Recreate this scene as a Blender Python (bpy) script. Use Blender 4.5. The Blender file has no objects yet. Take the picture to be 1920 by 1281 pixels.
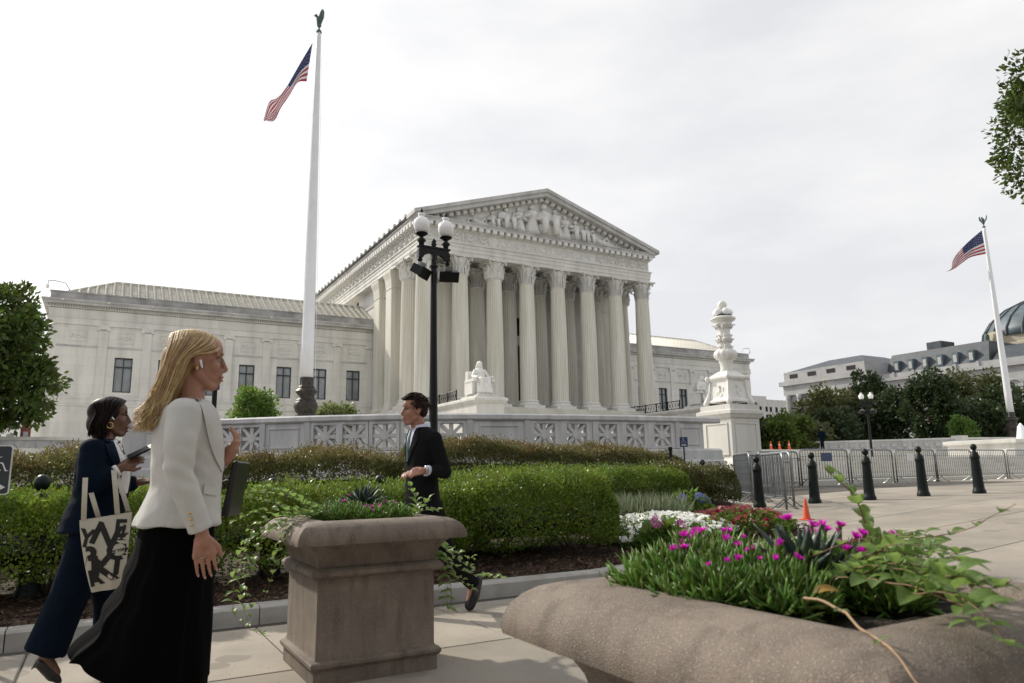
import bpy, math, random
import numpy as np
from mathutils import Vector, Matrix, noise
random.seed(7); RNG = np.random.default_rng(7)
PI = math.pi
scene = bpy.context.scene
COL = scene.collection

# ------------------------------------------------------------------ camera
YAW, PITCH, ROLL = 0.516084, 0.182364, -0.01757
cam_d = bpy.data.cameras.new('camera'); cam = bpy.data.objects.new('camera', cam_d); COL.objects.link(cam)
rt = Vector((math.cos(YAW), -math.sin(YAW), 0)); fh = Vector((math.sin(YAW), math.cos(YAW), 0)); zz = Vector((0, 0, 1))
fw = fh*math.cos(PITCH) + zz*math.sin(PITCH); up = -fh*math.sin(PITCH) + zz*math.cos(PITCH)
r2 = rt*math.cos(ROLL) + up*math.sin(ROLL); u2 = -rt*math.sin(ROLL) + up*math.cos(ROLL)
mw = Matrix.Identity(4)
for i in range(3):
    mw[i][0] = r2[i]; mw[i][1] = u2[i]; mw[i][2] = -fw[i]
mw[2][3] = 1.15
cam.matrix_world = mw
cam_d.sensor_width = 36; cam_d.lens = 1344.65/1920*36; cam_d.clip_start = 0.05; cam_d.clip_end = 3000
cam_d.dof.use_dof = True; cam_d.dof.focus_distance = 6.5; cam_d.dof.aperture_fstop = 6.3
scene.camera = cam

# ------------------------------------------------------------------ world, sun, exposure
SUN_EL, SUN_AZ = math.radians(36), math.radians(-24)      # azimuth measured from +Y towards +X
W = bpy.data.worlds.new('World'); scene.world = W; W.use_nodes = True
nt = W.node_tree; nt.nodes.clear()
def N(t, k, **kw):
    n = t.nodes.new(k)
    for a, b in kw.items():
        if a.startswith('i_'): n.inputs[int(a[2:])].default_value = b
        else: setattr(n, a, b)
    return n
sky = N(nt, 'ShaderNodeTexSky'); sky.sky_type = 'NISHITA'; sky.sun_disc = False
sky.sun_elevation = SUN_EL; sky.sun_rotation = SUN_AZ; sky.air_density = 1.0; sky.dust_density = 4.0; sky.ozone_density = 1.0
hs = N(nt, 'ShaderNodeHueSaturation'); hs.inputs['Saturation'].default_value = 0.12; hs.inputs['Value'].default_value = 1.0
tc = N(nt, 'ShaderNodeTexCoord'); mp = N(nt, 'ShaderNodeMapping'); mp.inputs['Scale'].default_value = (1.6, 1.6, 5.0)
cn = N(nt, 'ShaderNodeTexNoise'); cn.inputs['Scale'].default_value = 1.5; cn.inputs['Detail'].default_value = 7; cn.inputs['Roughness'].default_value = 0.55
cr = N(nt, 'ShaderNodeValToRGB'); cr.color_ramp.elements[0].position = 0.35; cr.color_ramp.elements[1].position = 0.7
cr.color_ramp.elements[0].color = (7.6, 7.7, 8.0, 1); cr.color_ramp.elements[1].color = (9.9, 9.8, 9.7, 1)
mx = N(nt, 'ShaderNodeMix'); mx.data_type = 'RGBA'; mx.inputs[0].default_value = 0.72
bg = N(nt, 'ShaderNodeBackground'); bg.inputs[1].default_value = 0.1
wo = N(nt, 'ShaderNodeOutputWorld')
L = nt.links.new
L(sky.outputs[0], hs.inputs['Color']); L(tc.outputs['Generated'], mp.inputs[0]); L(mp.outputs[0], cn.inputs[0]); L(cn.outputs[0], cr.inputs[0])
L(hs.outputs[0], mx.inputs[6]); L(cr.outputs[0], mx.inputs[7]); L(mx.outputs[2], bg.inputs[0]); L(bg.outputs[0], wo.inputs[0])
sd = bpy.data.lights.new('sun', 'SUN'); sd.energy = 3.3; sd.angle = math.radians(1.5); sd.color = (1.0, 0.93, 0.80)
sun = bpy.data.objects.new('sun', sd); COL.objects.link(sun)
sv = Vector((math.sin(SUN_AZ)*math.cos(SUN_EL), math.cos(SUN_AZ)*math.cos(SUN_EL), math.sin(SUN_EL)))
sun.rotation_euler = sv.to_track_quat('Z', 'Y').to_euler(); sun.location = (0, 0, 60)
scene.view_settings.view_transform = 'Standard'; scene.view_settings.look = 'None'
scene.view_settings.exposure = 0.3; scene.view_settings.gamma = 1.0
scene.render.engine = 'CYCLES'
scene.cycles.use_denoising = True
scene.cycles.max_bounces = 6; scene.cycles.transparent_max_bounces = 8

# ------------------------------------------------------------------ materials
def mat(name, col, rough=0.6, var=0.12, scale=3.0, bump=0.0, bscale=None, metal=0.0, spec=0.4, col2=None, detail=6, stretch=None,
        speck=None, leaf=0.0, island=0.0, bands=None, coat=0.0, objrand=0.0, streak=None):
    m = bpy.data.materials.new(name); m.use_nodes = True
    t = m.node_tree; b = t.nodes['Principled BSDF']; out = t.nodes['Material Output']
    b.inputs['Roughness'].default_value = rough; b.inputs['Metallic'].default_value = metal
    b.inputs['Specular IOR Level'].default_value = spec
    b.inputs['Coat Weight'].default_value = coat
    lk = t.links.new
    c = (*col, 1); c2 = (*(col2 if col2 else [v*(1-2.2*var) for v in col]), 1)
    tcn = N(t, 'ShaderNodeTexCoord'); mpn = N(t, 'ShaderNodeMapping')
    if stretch: mpn.inputs['Scale'].default_value = stretch
    lk(tcn.outputs['Object'], mpn.inputs[0])
    nz = N(t, 'ShaderNodeTexNoise'); nz.inputs['Scale'].default_value = scale; nz.inputs['Detail'].default_value = detail; nz.inputs['Roughness'].default_value = 0.62
    lk(mpn.outputs[0], nz.inputs[0])
    rp = N(t, 'ShaderNodeValToRGB'); rp.color_ramp.elements[0].position = 0.36; rp.color_ramp.elements[1].position = 0.66
    rp.color_ramp.elements[0].color = c2; rp.color_ramp.elements[1].color = c
    lk(nz.outputs[0], rp.inputs[0]); cur = rp.outputs[0]
    def mixin(fac, other, mode='MIX', f=None):
        x = N(t, 'ShaderNodeMix'); x.data_type = 'RGBA'; x.blend_type = mode
        if f is not None: x.inputs[0].default_value = f
        else: lk(fac, x.inputs[0])
        lk(cur, x.inputs[6])
        if hasattr(other, 'is_output'): lk(other, x.inputs[7])
        else: x.inputs[7].default_value = other
        return x.outputs[2]
    if island:
        g = N(t, 'ShaderNodeNewGeometry')
        ir = N(t, 'ShaderNodeHueSaturation'); mr = N(t, 'ShaderNodeMapRange'); mr.inputs[3].default_value = 1-island; mr.inputs[4].default_value = 1+island
        lk(g.outputs['Random Per Island'], mr.inputs[0]); lk(mr.outputs[0], ir.inputs['Value'])
        mr2 = N(t, 'ShaderNodeMapRange'); mr2.inputs[3].default_value = 0.5-0.035; mr2.inputs[4].default_value = 0.5+0.02
        lk(g.outputs['Random Per Island'], mr2.inputs[0]); lk(mr2.outputs[0], ir.inputs['Hue'])
        lk(cur, ir.inputs['Color']); cur = ir.outputs[0]
    if objrand:
        oi = N(t, 'ShaderNodeObjectInfo'); mr = N(t, 'ShaderNodeMapRange'); mr.inputs[3].default_value = 1-objrand; mr.inputs[4].default_value = 1+objrand; lk(oi.outputs['Random'], mr.inputs[0])
        hv0 = N(t, 'ShaderNodeHueSaturation'); lk(mr.outputs[0], hv0.inputs['Value']); lk(cur, hv0.inputs['Color']); cur = hv0.outputs[0]
    if streak:  # run-off stains: (colour, amount, stretched noise scale)
        m2 = N(t, 'ShaderNodeMapping'); m2.inputs['Scale'].default_value = streak[2]; lk(tcn.outputs['Object'], m2.inputs[0])
        n2 = N(t, 'ShaderNodeTexNoise'); n2.inputs['Scale'].default_value = 1.0; n2.inputs['Detail'].default_value = 6; lk(m2.outputs[0], n2.inputs[0])
        r3 = N(t, 'ShaderNodeMapRange'); r3.inputs[1].default_value = 0.48; r3.inputs[2].default_value = 0.72; r3.inputs[3].default_value = 0.0; r3.inputs[4].default_value = streak[1]; lk(n2.outputs[0], r3.inputs[0])
        cur = mixin(r3.outputs[0], (*streak[0], 1))
    if bands:   # brick-like joints: (scale_w, scale_h, mortar, darken)
        bt = N(t, 'ShaderNodeTexBrick'); bt.inputs['Scale'].default_value = 1.0
        bt.inputs['Brick Width'].default_value = bands[0]; bt.inputs['Row Height'].default_value = bands[1]; bt.inputs['Mortar Size'].default_value = bands[2]
        bt.inputs['Color1'].default_value = (1, 1, 1, 1); bt.inputs['Color2'].default_value = (0.93, 0.93, 0.94, 1); bt.inputs['Mortar'].default_value = (bands[3],)*3+(1,)
        sx = N(t, 'ShaderNodeSeparateXYZ'); cx = N(t, 'ShaderNodeCombineXYZ'); ad = N(t, 'ShaderNodeMath'); ad.operation = 'ADD'
        lk(tcn.outputs['Object'], sx.inputs[0]); lk(sx.outputs[0], ad.inputs[0]); lk(sx.outputs[1], ad.inputs[1]); lk(ad.outputs[0], cx.inputs[0]); lk(sx.outputs[2], cx.inputs[1])
        lk(cx.outputs[0], bt.inputs[0]); cur = mixin(None, bt.outputs[0], 'MULTIPLY', 1.0)
    if speck:   # list of (scale, threshold, colour)
        for (ss, th, sc) in speck:
            vn = N(t, 'ShaderNodeTexVoronoi'); vn.inputs['Scale'].default_value = ss
            lk(tcn.outputs['Object'], vn.inputs[0])
            wn = N(t, 'ShaderNodeTexWhiteNoise'); wn.noise_dimensions = '3D'; lk(vn.outputs['Color'], wn.inputs[0])
            gt = N(t, 'ShaderNodeMath'); gt.operation = 'GREATER_THAN'; gt.inputs[1].default_value = th; lk(wn.outputs[0], gt.inputs[0])
            lt = N(t, 'ShaderNodeMath'); lt.operation = 'LESS_THAN'; lt.inputs[1].default_value = 0.35; lk(vn.outputs['Distance'], lt.inputs[0])
            ml = N(t, 'ShaderNodeMath'); ml.operation = 'MULTIPLY'; lk(gt.outputs[0], ml.inputs[0]); lk(lt.outputs[0], ml.inputs[1])
            cur = mixin(ml.outputs[0], (*sc, 1))
    lk(cur, b.inputs['Base Color'])
    if bump:
        bn = N(t, 'ShaderNodeTexNoise'); bn.inputs['Scale'].default_value = bscale or scale*8; bn.inputs['Detail'].default_value = 5
        lk(mpn.outputs[0], bn.inputs[0])
        bp = N(t, 'ShaderNodeBump'); bp.inputs['Strength'].default_value = bump; bp.inputs['Distance'].default_value = 0.02
        lk(bn.outputs[0], bp.inputs['Height']); lk(bp.outputs[0], b.inputs['Normal'])
    if leaf:
        tr = N(t, 'ShaderNodeBsdfTranslucent'); ms = N(t, 'ShaderNodeMixShader'); ms.inputs[0].default_value = leaf
        hv = N(t, 'ShaderNodeHueSaturation'); hv.inputs['Value'].default_value = 1.9; hv.inputs['Hue'].default_value = 0.485
        lk(cur, hv.inputs['Color']); lk(hv.outputs[0], tr.inputs[0])
        lk(b.outputs[0], ms.inputs[1]); lk(tr.outputs[0], ms.inputs[2]); lk(ms.outputs[0], out.inputs[0])
    return m

MT = {}
MT['marble'] = mat('marble', (0.71, 0.695, 0.66), 0.55, col2=(0.60, 0.59, 0.55), scale=0.55, bump=0.08, bscale=9, stretch=(1, 1, 0.25), bands=(2.4, 1.05, 0.016, 0.80), streak=((0.42, 0.41, 0.38), 0.55, (0.9, 0.9, 0.12)))
MT['marble_col'] = mat('marble_column', (0.70, 0.68, 0.63), 0.55, col2=(0.57, 0.55, 0.47), scale=0.7, stretch=(1.6, 1.6, 0.12), bump=0.06, bscale=6, streak=((0.45, 0.43, 0.36), 0.6, (3, 3, 0.15)))
MT['marble_carved'] = mat('marble_carved', (0.70, 0.69, 0.67), 0.6, col2=(0.57, 0.56, 0.53), scale=1.2, bump=0.15, bscale=6)
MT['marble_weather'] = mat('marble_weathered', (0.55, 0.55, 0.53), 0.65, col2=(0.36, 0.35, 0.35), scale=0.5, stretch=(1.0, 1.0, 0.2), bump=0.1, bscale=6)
MT['marble_grey'] = mat('marble_grey', (0.62, 0.62, 0.62), 0.55, col2=(0.45, 0.45, 0.46), scale=1.1, stretch=(1.3, 1.3, 0.5), bump=0.08, bscale=14, streak=((0.33, 0.33, 0.33), 0.6, (4, 4, 0.7)))
MT['marble_statue'] = mat('marble_statue', (0.76, 0.75, 0.73), 0.5, col2=(0.66, 0.65, 0.62), scale=2)
MT['parapet'] = mat('parapet_stone', (0.46, 0.455, 0.45), 0.7, col2=(0.24, 0.235, 0.23), scale=0.6, stretch=(0.8, 0.8, 0.6), bump=0.1, bscale=5)
MT['roof_tile'] = mat('roof_tile', (0.58, 0.56, 0.49), 0.28, col2=(0.40, 0.385, 0.34), scale=1.2, bump=0.1)
MT['window_frame'] = mat('window_frame', (0.03, 0.035, 0.04), 0.45, var=0.1)
MT['pane'] = mat('window_glass', (0.27, 0.30, 0.31), 0.08, col2=(0.13, 0.145, 0.15), scale=0.5, stretch=(1, 1, 0.6), spec=0.9, objrand=0.35)
MT['blind'] = mat('blind', (0.42, 0.43, 0.42), 0.8, var=0.05)
MT['curtain'] = mat('curtain', (0.34, 0.34, 0.30), 0.9, var=0.1, stretch=(10, 10, 0.5))
MT['dark'] = mat('dark_interior', (0.02, 0.02, 0.022), 0.8, var=0.1)
MT['bronze_door'] = mat('bronze_door', (0.05, 0.04, 0.03), 0.5, var=0.2, metal=0.6)
MT['iron'] = mat('black_iron', (0.009, 0.0095, 0.011), 0.42, var=0.15, spec=0.25, bump=0.03)
MT['iron_green'] = mat('dark_green_iron', (0.006, 0.012, 0.011), 0.42, var=0.2, spec=0.25, bump=0.04, bscale=30)
MT['bronze'] = mat('dark_bronze', (0.055, 0.048, 0.042), 0.5, var=0.25, scale=5, metal=0.35, bump=0.2, bscale=12)
MT['verdigris'] = mat('verdigris', (0.10, 0.15, 0.14), 0.6, var=0.2, scale=6)
MT['pole_white'] = mat('white_pole_paint', (0.74, 0.75, 0.79), 0.4, var=0.04, scale=0.8)
MT['globe'] = mat('milk_glass', (0.86, 0.86, 0.88), 0.2, var=0.02, spec=0.6)
MT['globe_cream'] = mat('cream_glass', (0.74, 0.74, 0.66), 0.35, var=0.02, spec=0.5)
MT['steel'] = mat('galvanised_steel', (0.30, 0.315, 0.33), 0.42, var=0.2, scale=8, metal=0.75, bump=0.03)
MT['concrete'] = mat('sidewalk_concrete', (0.36, 0.315, 0.262), 0.85, col2=(0.255, 0.232, 0.20), scale=0.9, objrand=0.10, streak=((0.20, 0.18, 0.15), 0.6, (1.3, 1.3, 1.3)), bump=0.12, bscale=90,
                     speck=[(160, 0.9, (0.25, 0.225, 0.19)), (90, 0.985, (0.10, 0.09, 0.08)), (3.1, 0.93, (0.23, 0.205, 0.175)), (48, 0.992, (0.13, 0.12, 0.105))])
MT['kerb'] = mat('kerb_stone', (0.48, 0.47, 0.45), 0.8, col2=(0.36, 0.345, 0.32), scale=2.2, objrand=0.07, streak=((0.22, 0.19, 0.16), 0.6, (3, 3, 6)), bump=0.12, bscale=60, speck=[(140, 0.92, (0.3, 0.29, 0.28))])
MT['step'] = mat('step_marble', (0.60, 0.585, 0.53), 0.6, col2=(0.48, 0.46, 0.40), scale=0.8, bump=0.05)
MT['joint'] = mat('joint_fill', (0.09, 0.08, 0.07), 0.95)
MT['asphalt'] = mat('ground_earth', (0.16, 0.16, 0.14), 0.95, var=0.15, scale=0.4)
MT['mulch'] = mat('mulch', (0.070, 0.045, 0.030), 0.95, col2=(0.028, 0.018, 0.013), scale=9, bump=0.8, bscale=40)
MT['chip'] = mat('bark_chip', (0.14, 0.085, 0.055), 0.9, var=0.3, scale=20, island=0.5)
MT['planter'] = mat('exposed_aggregate', (0.200, 0.162, 0.130), 0.75, col2=(0.132, 0.106, 0.085), scale=3.5, bump=0.3, bscale=260, streak=((0.07, 0.055, 0.045), 0.75, (14, 14, 2.2)),
                    speck=[(330, 0.66, (0.27, 0.215, 0.175)), (380, 0.93, (0.46, 0.40, 0.35)), (300, 0.86, (0.09, 0.07, 0.06)), (360, 0.95, (0.30, 0.14, 0.095))])
def leafm(k, c, c2=None, lf=0.35, isl=0.35, rough=0.42, sc=2.0):
    MT[k] = mat(k, c, rough, col2=c2 or [v*0.6 for v in c], scale=sc, leaf=lf, island=isl, spec=0.35)
leafm('leaf_box', (0.125, 0.190, 0.022), (0.075, 0.135, 0.02), 0.3)
leafm('leaf_bush', (0.080, 0.105, 0.026), (0.085, 0.080, 0.028), 0.3, sc=1.6)
leafm('leaf_bush_tip', (0.15, 0.105, 0.042), (0.095, 0.105, 0.032), 0.35)
leafm('leaf_tree', (0.088, 0.138, 0.026), None, 0.42, 0.4)
leafm("leaf_shade", (0.066, 0.110, 0.022), None, 0.32, 0.45)
leafm('leaf_dark', (0.038, 0.064, 0.022), None, 0.25, 0.35)
leafm('leaf_olive', (0.085, 0.10, 0.035), None, 0.3, 0.35)
leafm('leaf_pale', (0.13, 0.17, 0.06), None, 0.4, 0.3)
leafm('leaf_fresh', (0.10, 0.19, 0.035), None, 0.45, 0.3)
leafm('leaf_ice', (0.165, 0.265, 0.062), (0.11, 0.20, 0.05), 0.42, 0.3, rough=0.35)
leafm('leaf_vine', (0.140, 0.225, 0.058), (0.095, 0.165, 0.045), 0.45, 0.3, rough=0.4, sc=14)
leafm('leaf_yellow', (0.48, 0.30, 0.05), (0.22, 0.12, 0.05), 0.4, 0.2)
leafm('leaf_agave', (0.050, 0.075, 0.060), (0.032, 0.05, 0.042), 0.0, 0.15, sc=5)
leafm('leaf_lav', (0.16, 0.20, 0.12), None, 0.3, 0.3)
leafm('petal_magenta', (0.62, 0.02, 0.42), (0.5, 0.02, 0.36), 0.35, 0.2)
leafm('petal_white', (0.80, 0.80, 0.78), (0.72, 0.73, 0.70), 0.3, 0.05)
leafm('petal_red', (0.30, 0.012, 0.018), (0.18, 0.008, 0.012), 0.25, 0.3)
leafm('petal_blue', (0.15, 0.16, 0.42), (0.22, 0.21, 0.45), 0.3, 0.25)
leafm('petal_pink', (0.55, 0.18, 0.42), None, 0.3, 0.2)
MT['bark'] = mat('bark', (0.075, 0.058, 0.042), 0.9, var=0.25, scale=6, bump=0.5, bscale=14)
MT['twig'] = mat('twig', (0.10, 0.075, 0.045), 0.85, var=0.2, scale=9)
MT['stem'] = mat('vine_stem', (0.22, 0.12, 0.065), 0.6, var=0.2, scale=20)
MT['stem_red'] = mat('vine_stem_red', (0.20, 0.06, 0.05), 0.55, var=0.2, scale=20)
MT['stem_dry'] = mat('dry_stem', (0.40, 0.26, 0.15), 0.65, var=0.2, scale=20)
MT['soil'] = mat('potting_soil', (0.030, 0.022, 0.016), 0.95, var=0.3, scale=20, bump=0.9, bscale=80)
MT['sign_blue'] = mat('sign_blue', (0.025, 0.05, 0.13), 0.35, var=0.05)
MT['sign_dark'] = mat('sign_slate', (0.035, 0.043, 0.055), 0.35, var=0.08)
MT['sign_white'] = mat('sign_white', (0.72, 0.73, 0.74), 0.4, var=0.03)
MT['cone'] = mat('cone_orange', (0.72, 0.10, 0.035), 0.5, var=0.06)
MT['white'] = mat('white_paint', (0.78, 0.78, 0.77), 0.5, var=0.03)
MT['red_brick'] = mat('red_brick', (0.20, 0.055, 0.045), 0.85, var=0.2, bands=(0.8, 0.3, 0.03, 0.7))
MT['lib'] = mat('library_granite', (0.40, 0.40, 0.405), 0.75, col2=(0.31, 0.31, 0.32), scale=0.3, bands=(3, 1.2, 0.04, 0.85))
MT['lib_cream'] = mat('library_cream', (0.46, 0.41, 0.30), 0.75, col2=(0.36, 0.33, 0.27), scale=0.25)
MT['slate'] = mat('slate_roof', (0.07, 0.085, 0.10), 0.5, var=0.2, scale=0.6)
MT['dome'] = mat('dome_copper', (0.11, 0.15, 0.18), 0.5, var=0.2, scale=0.5)
MT['water'] = mat('fountain_spray', (0.85, 0.87, 0.9), 0.3, var=0.02)
# ------------------------------------------------------------------ mesh helpers
class MB:
    def __init__(s): s.v = []; s.f = []; s.m = []; s.cur = 0
    def add(s, vs, fs, mi=None):
        o = len(s.v); s.v.extend([tuple(p) for p in vs]); s.f.extend([tuple(i+o for i in f) for f in fs]); s.m.extend([s.cur if mi is None else mi]*len(fs)); return s
    def box(s, x0, x1, y0, y1, z0, z1):
        vs = [(x0,y0,z0),(x1,y0,z0),(x1,y1,z0),(x0,y1,z0),(x0,y0,z1),(x1,y0,z1),(x1,y1,z1),(x0,y1,z1)]
        return s.add(vs, [(3,2,1,0),(4,5,6,7),(0,1,5,4),(1,2,6,5),(2,3,7,6),(3,0,4,7)])
    def bbox(s, x0, x1, y0, y1, z0, z1, b=0.02):      # box with chamfered vertical and top edges
        def ring(i, z): return [(x0+i,y0,z),(x1-i,y0,z),(x1,y0+i,z),(x1,y1-i,z),(x1-i,y1,z),(x0+i,y1,z),(x0,y1-i,z),(x0,y0+i,z)]
        r = []
        for off, z in ((0,z0),(0,z1-b),(b,z1)):
            r.append([(x0+off+b,y0+off,z),(x1-off-b,y0+off,z),(x1-off,y0+off+b,z),(x1-off,y1-off-b,z),(x1-off-b,y1-off,z),(x0+off+b,y1-off,z),(x0+off,y1-off-b,z),(x0+off,y0+off+b,z)])
        return s.rings(r, cap=True)
    def rings(s, rs, cap=True, closed=True):
        n = len(rs[0]); o = len(s.v)
        for r in rs: s.v.extend([tuple(p) for p in r])
        c = 0
        for i in range(len(rs)-1):
            for j in range(n if closed else n-1):
                k = (j+1) % n
                s.f.append((o+i*n+j, o+i*n+k, o+(i+1)*n+k, o+(i+1)*n+j)); c += 1
        if cap and closed:
            s.f.append(tuple(o+j for j in range(n-1, -1, -1))); s.f.append(tuple(o+(len(rs)-1)*n+j for j in range(n))); c += 2
        s.m.extend([s.cur]*c); return s
    def lathe(s, prof, c=(0,0,0), n=24, cap=True, mod=None, ph=0.0):
        rs = []
        for (r, z) in prof:
            ring = []
            for j in range(n):
                a = 2*PI*j/n+ph; q = r*(mod(a, z) if mod else 1)
                ring.append((c[0]+q*math.cos(a), c[1]+q*math.sin(a), c[2]+z))
            rs.append(ring)
        return s.rings(rs, cap)
    def sq(s, prof, c=(0,0,0), w=1.0, d=1.0, cap=True):  # square lathe: profile of (half-size, z)
        return s.rings([[(c[0]-r*w,c[1]-r*d,c[2]+z),(c[0]+r*w,c[1]-r*d,c[2]+z),(c[0]+r*w,c[1]+r*d,c[2]+z),(c[0]-r*w,c[1]+r*d,c[2]+z)] for (r, z) in prof], cap)
    def rect(s, prof, x0, x1, y0, y1, cap=True):         # rectangle loft: profile of (offset outwards, z)
        return s.rings([[(x0-o,y0-o,z),(x1+o,y0-o,z),(x1+o,y1+o,z),(x0-o,y1+o,z)] for (o, z) in prof], cap)
    def tube(s, pts, rad, n=8, cap=True, flat=None):
        pts = [Vector(p) for p in pts]; R = rad if hasattr(rad, '__len__') else [rad]*len(pts)
        rs = []; ref = None
        for i, p in enumerate(pts):
            t = (pts[min(i+1, len(pts)-1)] - pts[max(i-1, 0)]); t = t.normalized() if t.length > 1e-9 else Vector((0,0,1))
            if ref is None:
                ref = t.orthogonal().normalized() if abs(t.z) > 0.9 else t.cross(Vector((0,0,1))).normalized()
            ref = (ref - t*ref.dot(t)); ref = ref.normalized() if ref.length > 1e-6 else t.orthogonal().normalized()
            b = t.cross(ref)
            rs.append([p + (ref*math.cos(2*PI*j/n) + b*math.sin(2*PI*j/n)*(flat or 1))*R[i] for j in range(n)])
        return s.rings(rs, cap)
    def prism(s, poly, y0, y1, plane='xz'):              # polygon extruded along the remaining axis
        f = {'xz': lambda p, t: (p[0], t, p[1]), 'xy': lambda p, t: (p[0], p[1], t), 'yz': lambda p, t: (t, p[0], p[1])}[plane]
        return s.rings([[f(p, y0) for p in poly], [f(p, y1) for p in poly]], True)
    def ball(s, c, r, n=12, m=8, sx=1, sy=1, sz=1):
        return s.lathe([(max(1e-4, r*math.sin(PI*i/m)), -r*math.cos(PI*i/m)) for i in range(m+1)], (0,0,0), n) if False else s._ball(c, r, n, m, sx, sy, sz)
    def _ball(s, c, r, n, m, sx, sy, sz):
        rs = []
        for i in range(m+1):
            a = PI*i/m; q = max(1e-3, math.sin(a))*r
            rs.append([(c[0]+sx*q*math.cos(2*PI*j/n), c[1]+sy*q*math.sin(2*PI*j/n), c[2]-sz*r*math.cos(a)) for j in range(n)])
        return s.rings(rs, True)
    def grid(s, fn, nu, nv, wrap=False):
        o = len(s.v); c = 0
        for i in range(nu+1):
            for j in range(nv+(0 if wrap else 1)): s.v.append(tuple(fn(i/nu, j/nv)))
        w = nv+(0 if wrap else 1)
        for i in range(nu):
            for j in range(nv):
                k = (j+1) % w
                s.f.append((o+i*w+j, o+i*w+k, o+(i+1)*w+k, o+(i+1)*w+j)); c += 1
        s.m.extend([s.cur]*c); return s
    def mesh(s, name, smooth=False):
        me = bpy.data.meshes.new(name); me.from_pydata(s.v, [], s.f); me.polygons.foreach_set('material_index', s.m)
        if smooth: me.polygons.foreach_set('use_smooth', [True]*len(me.polygons))
        me.update(); return me
    def build(s, name, mats, parent=None, smooth=False, loc=None, rot=None, auto=None):
        me = s.mesh(name, smooth or auto is not None)
        for m in (mats if isinstance(mats, (list, tuple)) else [mats]): me.materials.append(MT[m] if isinstance(m, str) else m)
        if auto is not None:
            try: me.set_sharp_from_angle(angle=math.radians(auto))
            except Exception: pass
        return link(name, me, parent, loc, rot)
def link(name, me, parent=None, loc=None, rot=None):
    o = bpy.data.objects.new(name, me); COL.objects.link(o); o.parent = parent
    if loc is not None: o.location = loc
    if rot is not None: o.rotation_euler = rot
    return o
def tag(o, label=None, cat=None, group=None, kind=None):
    for k, v in (('label', label), ('category', cat), ('group', group), ('kind', kind)):
        if v: o[k] = v
    return o
def thing(name, label, cat, loc=(0,0,0), rz=0.0, group=None):
    o = bpy.data.objects.new(name, None); COL.objects.link(o); o.location = loc; o.rotation_euler = (0, 0, rz); o.empty_display_size = 0.2
    return tag(o, label, cat, group)
CH = {}
def copy_tree(o, parent=None, loc=None, rz=None):
    c = o.copy(); COL.objects.link(c)
    if parent is not None: c.parent = parent
    if loc is not None: c.location = loc
    if rz is not None: c.rotation_euler[2] = rz
    for ch in list(o.children): copy_tree(ch, c)
    return c
def np_mesh(name, V, F, mats, smooth=False, mi=None):
    me = bpy.data.meshes.new(name); V = np.asarray(V, np.float32); F = np.asarray(F, np.int32)
    me.vertices.add(len(V)); me.vertices.foreach_set('co', V.ravel())
    k = F.shape[1]; me.loops.add(F.size); me.loops.foreach_set('vertex_index', F.ravel())
    me.polygons.add(len(F)); me.polygons.foreach_set('loop_start', np.arange(0, F.size, k, dtype=np.int32))
    if mi is not None: me.polygons.foreach_set('material_index', np.asarray(mi, np.int32))
    if smooth: me.polygons.foreach_set('use_smooth', np.ones(len(F), bool))
    me.update(calc_edges=True); me.validate()
    for m in (mats if isinstance(mats, (list, tuple)) else [mats]): me.materials.append(MT[m] if isinstance(m, str) else m)
    return me
def unit(a): return a/np.maximum(1e-9, np.linalg.norm(a, axis=-1, keepdims=True))
def leaves(P, size, aspect=0.5, dirs=None, jitter=1.0, fold=0.25, svar=0.35):
    """leaf quads (two triangles folded on the midrib): returns verts (4n,3), faces (n,4)"""
    P = np.asarray(P, float); n = len(P)
    d = RNG.normal(size=(n, 3))
    if dirs is not None: d = unit(np.asarray(dirs)) + jitter*0.6*d
    d = unit(d); q = RNG.normal(size=(n, 3)); s_ = unit(np.cross(d, q)); nn = np.cross(d, s_)
    L_ = (size*(1+svar*RNG.uniform(-1, 1, n)))[:, None]
    w = L_*aspect*0.5
    V = np.stack([P, P+d*L_*0.5+s_*w+nn*w*fold, P+d*L_, P+d*L_*0.5-s_*w+nn*w*fold], 1).reshape(-1, 3)
    F = np.arange(4*n).reshape(n, 4)
    return V, F
def nfield(P, sc, seed=0.0):
    return np.array([noise.noise(Vector((p[0]*sc+seed, p[1]*sc-seed, p[2]*sc))) for p in P])
TMP = bpy.data.scenes.new('build_scratch')
def text_mesh(txt, size, depth, name='lettering', bold=0.0):
    cu = bpy.data.curves.new(name, 'FONT'); cu.body = txt; cu.size = size; cu.extrude = depth; cu.align_x = 'CENTER'; cu.align_y = 'CENTER'; cu.resolution_u = 3
    cu.offset = bold; o = bpy.data.objects.new(name, cu); TMP.collection.objects.link(o)
    vl = TMP.view_layers[0]; vl.update(); dg = vl.depsgraph; me = bpy.data.meshes.new_from_object(o.evaluated_get(dg))
    bpy.data.objects.remove(o); bpy.data.curves.remove(cu); return me
def remesh(mb, voxel, smooth=6, name='body', disp=None):
    """fuse overlapping closed pieces into one continuous smooth surface"""
    me = mb.mesh(name); o = bpy.data.objects.new(name, me); TMP.collection.objects.link(o)
    r = o.modifiers.new('r', 'REMESH'); r.mode = 'VOXEL'; r.voxel_size = voxel; r.use_smooth_shade = True
    if smooth:
        sm = o.modifiers.new('s', 'SMOOTH'); sm.factor = 0.5; sm.iterations = smooth
    vl = TMP.view_layers[0]; vl.update(); dg = vl.depsgraph; out = bpy.data.meshes.new_from_object(o.evaluated_get(dg)); out.name = name
    bpy.data.objects.remove(o); bpy.data.meshes.remove(me)
    out.polygons.foreach_set('use_smooth', [True]*len(out.polygons))
    return out
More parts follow.
